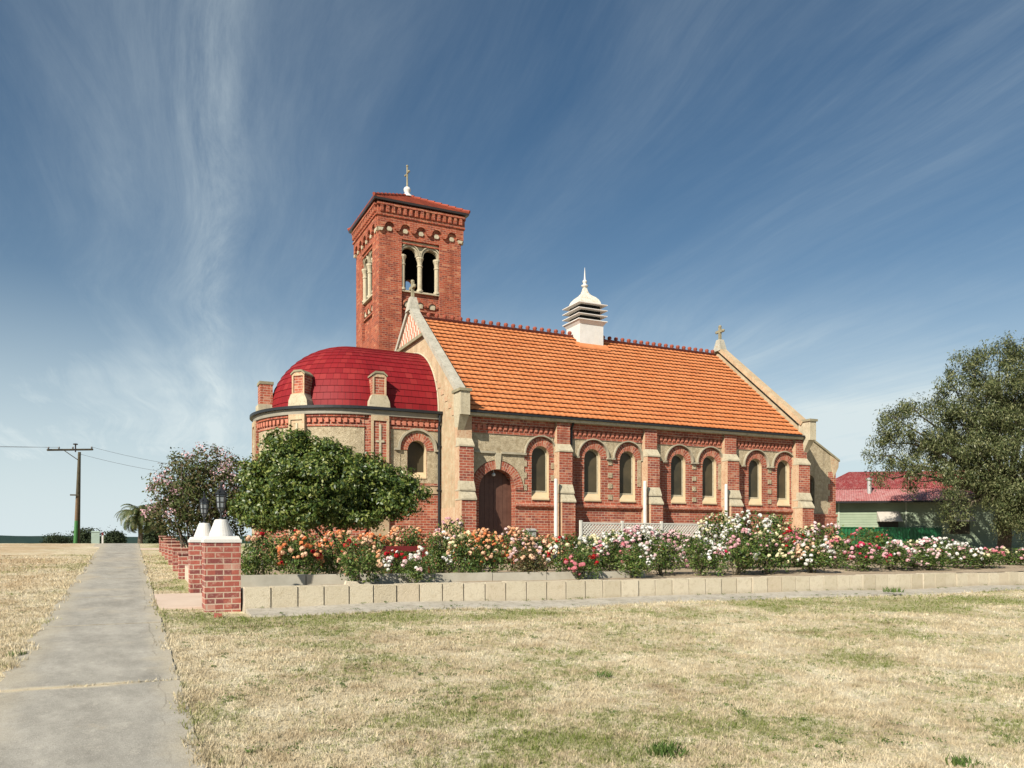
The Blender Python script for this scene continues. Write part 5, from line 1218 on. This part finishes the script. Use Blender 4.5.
def rose(u, Y, h, w_, cols, nb, label, fm='leaf_rose', bs=1.0):
    d_ = ray(u); t_ = Y / d_[1]; X = d_[0] * t_; zb = float(ground_z(X, Y)) + .03
    r_ = thing('rose_bush', label, 'rose bush', (X, Y, zb), 'rose bushes in the church garden')
    h *= br_.uniform(.92, 1.16); sx_ = w_ * t_ / 800 * br_.uniform(.84, 1.12)
    f = bpy.data.objects.new('foliage', fol_mesh(br_.randrange(6), fm)); COL.objects.link(f); f.parent = r_; f.scale = (sx_, sx_, h); f.rotation_euler.z = br_.uniform(0, 6.28)
    s = bpy.data.objects.new('stems', stemme); COL.objects.link(s); s.parent = r_; s.scale = (sx_, sx_, h); s.location = so_loc * h; s.rotation_euler.z = br_.uniform(0, 6.28)
    nb = int(nb * 2.3); wts = [1.3 if c_ in ('red', 'crimson') else 3 for c_ in cols]; ncl = max(4, nb // 4); cl_ = []
    for k in range(ncl):
        a = br_.uniform(0, 6.28); e = math.asin(br_.uniform(-.15, 1)); cl_.append((a, e, br_.choices(cols, wts)[0]))
    for k in range(nb):
        a, e, c = br_.choice(cl_); a += br_.gauss(0, .28); e += br_.gauss(0, .24); rr_ = br_.uniform(.92, 1.1); zf = .52 + .50 * math.sin(e) * rr_
        o = bpy.data.objects.new('bloom', BM[c if br_.random() < .85 else br_.choices(cols, wts)[0]]); COL.objects.link(o); o.parent = r_
        o.location = (.48 * sx_ * math.cos(e) * math.cos(a) * rr_, .48 * sx_ * math.cos(e) * math.sin(a) * rr_, h * max(.12, zf))
        k_ = br_.uniform(.65, 1.3) * bs; o.scale = (k_, k_, k_); o.rotation_euler = (br_.gauss(0, .5) + .5, br_.gauss(0, .4) - .1, br_.uniform(0, 6.28))
RO = [
 (262, 15.6, .78, 44, ['peach', 'red'], 8, 'dark leafed rose bush with few flowers right of the nearer gate pillar'),
 (300, 15.4, .80, 50, ['peach', 'apricot', 'orange', 'red'], 32, 'peach and orange rose bush under the round tree, behind the pale edging', ),
 (338, 15.8, .85, 50, ['apricot', 'peach', 'orange'], 30, 'apricot rose bush under the trunk of the round tree'),
 (360, 13.75, .72, 44, ['apricot', 'red', 'peach'], 14, 'compact green rose bush overhanging the edging, close to the limestone wall'),
 (372, 17.4, .95, 46, ['peach', 'orange', 'apricot'], 40, 'orange rose bush left of the maroon bench'),
 (398, 15.6, .48, 44, ['white', 'red', 'pale_pink'], 14, 'low rose bush with white and red blooms before the maroon bench'),
 (418, 13.9, .50, 36, ['white', 'pale_pink'], 6, 'small leafy rose bush at the limestone wall before the bench'),
 (405, 18.6, 1.10, 46, ['apricot', 'peach', 'orange'], 34, 'apricot rose bush behind the maroon bench'),
 (438, 16.2, .95, 46, ['peach', 'white', 'apricot'], 30, 'peach and white rose bush right of the maroon bench'),
 (452, 18.6, 1.22, 38, ['pale_pink', 'pink'], 14, 'tall thin pale pink rose bush beneath the black downpipe'),
 (466, 14.6, .86, 46, ['apricot', 'red', 'peach', 'cream'], 26, 'rose bush with scattered apricot and red blooms left of the church door'),
 (484, 16.0, .98, 54, ['apricot', 'peach', 'orange'], 50, 'apricot rose bush laden with flowers before the church door'),
 (516, 17.5, .95, 46, ['peach', 'apricot', 'pale_pink'], 36, 'peach rose bush below the arched door jamb'),
 (528, 14.6, .62, 48, ['peach', 'pale_pink'], 12, 'sparse low rose bush with reddish leaves at the wall below the meter box', 'leaf_rose_red'),
 (546, 17.3, .88, 42, ['peach', 'red', 'apricot'], 28, 'peach rose bush with red blooms before the meter box'),
 (572, 15.2, .78, 44, ['white', 'red', 'cream'], 24, 'cream and red rose bush before the second buttress'),
 (581, 13.9, .55, 38, ['red', 'rose'], 10, 'bright green low rose bush close to the wall, left of the bare sand gap'),
 (592, 17.0, .90, 44, ['cream', 'white'], 38, 'cream rose bush in front of the left lattice post'),
 (615, 18.6, 1.02, 50, ['white', 'cream', 'white'], 42, 'tall white rose bush before the left lattice panel'),
 (612, 15.6, .78, 44, ['pink', 'white', 'rose'], 26, 'pink and white rose bush above the bare sand gap'),
 (640, 17.0, .96, 50, ['pink', 'pale_pink', 'white'], 44, 'pink rose bush in front of the lattice panel centre'),
 (637, 14.1, .66, 44, ['white', 'pale_pink'], 8, 'leafy rose bush with few white blooms right of the bare sand gap'),
 (662, 14.6, .82, 44, ['red', 'pale_pink', 'white'], 12, 'green rose bush with scattered blooms beneath the white standpipe by the third buttress'),
 (672, 18.4, .98, 50, ['pale_pink', 'pink'], 44, 'pale pink rose bush before the right lattice panel'),
 (703, 14.2, .80, 46, ['white', 'pink'], 12, 'leafy rose bush at the limestone wall with pale blooms left of the yellow roses'),
 (700, 16.5, .82, 40, ['pale_pink', 'white'], 24, 'pale pink rose bush before the bare lattice end'),
 (718, 17.6, 1.40, 46, ['cream', 'cream', 'white'], 40, 'tall cream yellow rose bush right of the lattice panels'),
 (748, 16.6, 1.30, 52, ['white'], 48, 'tall white rose bush in front of the fourth buttress'),
 (742, 14.2, .86, 46, ['pink', 'crimson', 'white'], 22, 'leafy rose bush with mauve pink blooms below the tall white one'),
 (774, 18.8, 1.48, 44, ['white', 'cream'], 44, 'tallest white rose bush between the two last window pairs'),
 (770, 14.4, .88, 46, ['rose', 'peach', 'pink', 'cream'], 26, 'red and peach rose bush at the limestone wall under the tall white roses'),
 (794, 16.4, 1.06, 40, ['crimson', 'rose', 'red'], 26, 'crimson rose bush under the last windows of the nave'),
 (822, 16.6, 1.30, 52, ['white', 'cream', 'pale_pink'], 58, 'large white rose bush hiding the corner buttress foot'),
 (812, 14.4, .84, 44, ['pale_pink', 'pink', 'white', 'peach'], 30, 'pale pink rose bush before the large white corner bush'),
 (838, 15.3, .80, 38, ['rose', 'peach', 'pink'], 26, 'coral red rose bush at the foot of the narthex corner'),
 (868, 19.2, 1.12, 42, ['rose', 'red'], 12, 'tall green rose bush with few red blooms against the green fence'),
 (866, 14.5, .76, 50, ['rose', 'crimson', 'pink'], 22, 'red rose bush just right of the church corner, near the limestone wall'),
 (895, 14.6, .68, 46, ['pale_pink', 'white', 'pink'], 30, 'pale pink rose bush below the left house awning'),
 (918, 15.4, .66, 42, ['white', 'cream', 'pink'], 24, 'cream and pink rose bush below the bare fence stretch right of the awning'),
 (936, 17.0, .76, 50, ['white', 'white', 'pink'], 42, 'white rose bush spreading below the second house awning'),
 (930, 14.4, .52, 40, ['pale_pink', 'pink'], 16, 'low pink rose bush at the limestone wall under the spreading white one'),
 (958, 14.7, .62, 42, ['white', 'pale_pink', 'red'], 18, 'rose bush with pale scattered blooms left of the hanging branches'),
 (984, 14.6, .56, 42, ['rose', 'cream'], 12, 'green rose bush with few coral blooms beneath the hanging branches'),
 (1010, 15.4, .60, 42, ['cream', 'pink', 'red'], 16, 'mixed cream and red rose bush at the far right under the weeping tree'),
 (1036, 14.8, .62, 44, ['pink', 'white'], 16, 'pink rose bush cut by the right picture edge'),
]
for a in RO: rose(*a)

# hedge-like shrubs behind the first roses, below the round tree
P = at(262, 541, 17.5)
sh = thing('shrub', 'dark leafy shrub filling the gap left of the round tree trunk', 'shrub', (P.x, P.y, GT)); rr = np.random.default_rng(31)
lob = [(P.x + dx_, P.y + rr.uniform(-.2, .2), GT + .5, .5, .4, .45) for dx_ in (-.4, .1, .6, 1.1)]
C, N = clumps(lob, 150, 16, .22, rr, .6); V, F = leaves(C, N, .04, .5, rr); npmesh('foliage', V, F, 'leaf_round', sh)
mb = MB(); mb.tube([(P.x, P.y, GT - .1), (P.x + .05, P.y, GT + .6)], .03, 6); mb.build('stem', 'bark', sh)

# ------------------------------------------------------------------ grass
rr = np.random.default_rng(99)
n = 760000
th = rr.uniform(R(-16), R(72), n) - 0.0; tt = 3.2 * (30 / 3.2) ** (rr.random(n) ** 1.15)
X = tt * np.sin(th); Y = tt * np.cos(th)
ej = rr.normal(0, .035, n); pathm = (X > -1.0 + .06 * np.sin(Y * 2.1) + .05 * np.sin(Y * 5.1) + .03 * np.sin(Y * 17) + ej) & (X < .40 + .04 * np.sin(Y * 1.7) + .035 * np.sin(Y * 4.3) + .02 * np.sin(Y * 13) - ej)
joint = (np.abs(Y - 7.83) < .035) & (X > -.5) & (rr.random(n) < .5)
bad = (pathm & ~joint) | ((X > 1.36) & (Y > 12.3)) | ((X > 1.0) & (X < 1.6) & (Y > 12.9)) | ((X > .42) & (Y > 13.4) & (Y < 15.8)) | (Y < 1)
dn = np.sin(X * 2.1 + 1.3 * np.sin(Y * 1.7)) * np.sin(Y * 2.6 + X * .7) + .6 * np.sin(X * 6.3 + Y * 1.1) * np.sin(Y * 5.2 - X * 2.)
bad |= rr.random(n) > np.clip(.62 + .30 * dn, .22, 1)
X, Y, tt = X[~bad], Y[~bad], tt[~bad]; n = len(X); Z = lawn_z(Y) + bumps(X, Y) + np.where((X > -1.05) & (X < .43), .014, 0)
hgt = rr.uniform(.008, .030, n) * (1 + .4 * np.clip((tt - 6) / 10, 0, 1.5)) * np.where(rr.random(n) < .06, 1.7, 1)
edge = ((np.abs(X + 1.04) < .16) | (np.abs(X - .42) < .09)); hgt[edge] *= 1.7
kerbside = (X > 1.6) & (Y > 11.9); hgt[kerbside] *= 1.35
wd = (.0015 + .00052 * tt) * rr.uniform(.7, 1.3, n)
az = rr.uniform(0, 2 * math.pi, n); lean = rr.uniform(.1, 1.2, n) * hgt; la = rr.uniform(0, 2 * math.pi, n)
p0 = np.stack([X - wd * np.cos(az), Y - wd * np.sin(az), Z - .004], 1); p1 = np.stack([X + wd * np.cos(az), Y + wd * np.sin(az), Z - .004], 1); p2 = np.stack([X + lean * np.cos(la), Y + lean * np.sin(la), Z + hgt], 1)
V = np.stack([p0, p1, p2], 1).reshape(-1, 3)
o = npmesh('grass', V, np.arange(3 * n).reshape(n, 3), 'blade'); tag(o, 'short dry straw coloured grass with green patches', 'grass', kind='stuff')

r2 = np.random.default_rng(123); nt_ = 2600; th = r2.uniform(R(-14), R(66), nt_); tt = 4 * (16 / 4) ** r2.random(nt_); X = tt * np.sin(th); Y = tt * np.cos(th)
ok = ~((X > -1.12) & (X < .5)) & ~((X > 1.0) & (Y > 12.2)) & ~((X > .4) & (Y > 13.2)); X, Y, tt = X[ok], Y[ok], tt[ok]
nb_ = 16; X = np.repeat(X, nb_); Y = np.repeat(Y, nb_); tt = np.repeat(tt, nb_); n = len(X)
X = X + r2.normal(0, .022, n); Y = Y + r2.normal(0, .022, n); Z = lawn_z(Y) + bumps(X, Y); hgt = r2.uniform(.025, .065, n); wd = (.0016 + .0003 * tt); az = r2.uniform(0, 6.28, n); la = r2.uniform(0, 6.28, n); lean = r2.uniform(.2, 1.1, n) * hgt
V = np.stack([np.stack([X - wd * np.cos(az), Y - wd * np.sin(az), Z - .004], 1), np.stack([X + wd * np.cos(az), Y + wd * np.sin(az), Z - .004], 1), np.stack([X + lean * np.cos(la), Y + lean * np.sin(la), Z + hgt], 1)], 1).reshape(-1, 3)
o = npmesh('grass_tufts', V, np.arange(3 * n).reshape(n, 3), 'blade'); tag(o, 'longer dry grass tufts scattered over the lawn', 'grass', kind='stuff')

r3 = np.random.default_rng(321); nt_ = 900; th = r3.uniform(R(-14), R(66), nt_); tt = 4.2 * (17 / 4.2) ** r3.random(nt_); X = tt * np.sin(th); Y = tt * np.cos(th)
ok = ~((X > -1.12) & (X < .5)) & ~((X > 1.0) & (Y > 12.3)) & ~((X > .4) & (Y > 13.2)) & (np.sin(X * 1.1 + 2) * np.sin(Y * 1.4 + .5 * X) + r3.normal(0, .5, nt_) > .1); X, Y, tt = X[ok], Y[ok], tt[ok]
kx = r3.uniform(1.7, 24, 70); ky = np.where(r3.random(70) < .5, r3.uniform(12.62, 12.74, 70), r3.uniform(12.0, 12.2, 70)); X = np.concatenate([X, kx]); Y = np.concatenate([Y, ky]); tt = np.concatenate([tt, np.full(70, 14.)])
nb_ = 34; sz = np.repeat(r3.uniform(.015, .06, len(X)), nb_); X = np.repeat(X, nb_) + r3.normal(0, 1, len(sz)) * sz; Y = np.repeat(Y, nb_) + r3.normal(0, 1, len(sz)) * sz
C = np.stack([X, Y, lawn_z(Y) + bumps(X, Y) + r3.uniform(.004, .022, len(X)) + np.where((Y > 12.1) & (X > 1.6), .045 + .08 * np.clip(Y - 12.3, 0, .5), 0)], 1); Nn = r3.normal(0, .5, C.shape); Nn[:, 2] += 1
V, F = leaves(C, Nn, .009, .5, r3); o = npmesh('weeds', V, F, 'leaf_weed'); tag(o, 'low green clover and weeds scattered in the dry lawn', 'weeds', kind='stuff')

# green weed tufts that stand out of the dry lawn
def weed(u, v, s, nl, lb):
    d_ = ray(u, v); t_ = 1.55 / (-d_[2] + .0362 * d_[1]); X, Y = d_[0] * t_, d_[1] * t_; zb = float(lawn_z(Y))
    r_ = np.random.default_rng(int(u)); V = []; 
    for k in range(nl):
        a = r_.uniform(0, 6.28); rad = s * r_.random() ** .7; c = np.array([X + rad * math.cos(a), Y + rad * math.sin(a), zb]); h = s * r_.uniform(.25, .6); b = r_.uniform(0, 6.28); w_ = .006 + .012 * s; l = np.array([math.cos(b), math.sin(b), 0]); q = r_.uniform(0, 6.28); ld = np.array([math.cos(q), math.sin(q), 0]) * h * r_.uniform(.2, .9)
        V += [c - l * w_, c + l * w_, c + ld * .6 + l * w_ + np.array([0, 0, h * .6]), c + ld + np.array([0, 0, h])]
    o = npmesh('weed', np.array(V), np.arange(len(V)).reshape(-1, 4), 'leaf_weed'); tag(o, lb, 'weed', 'green weeds in the dry lawn')
weed(665, 753, .13, 120, 'flat bright green weed at the bottom edge of the dry lawn')
weed(893, 592, .22, 80, 'tall green weed tuft on the kerb below the awning of the house')
weed(222, 610, .14, 70, 'green weed tuft at the foot of the nearer gate pillar')
weed(960, 764, .10, 80, 'small green weed in the lower corner of the lawn, towards the weeping tree')
weed(604, 676, .10, 50, 'small green weed in the middle of the dry lawn')
weed(16, 656, .10, 60, 'green weed on the grass verge where the footpath leaves the picture')
weed(288, 608, .14, 50, 'low dark weed at the base of the first limestone blocks')
weed(420, 603, .10, 40, 'small weed on the kerb below the small leafy rose bush')
mb = MB(); d_ = ray(218, 617); t_ = 1.55 / (-d_[2] + .0362 * d_[1]); X, Y = d_[0] * t_, d_[1] * t_; zb = float(lawn_z(Y)); mb.hexa([(X - .06, Y - .04, zb - .02), (X + .06, Y - .05, zb - .02), (X + .06, Y + .05, zb - .02), (X - .05, Y + .05, zb - .02)], [(X - .055, Y - .035, zb + .06), (X + .05, Y - .04, zb + .05), (X + .05, Y + .04, zb + .05), (X - .05, Y + .04, zb + .06)])
tag(mb.build('broken_brick', 'brick_fence'), 'broken piece of red brick lying at the foot of the gate pillar', 'brick')
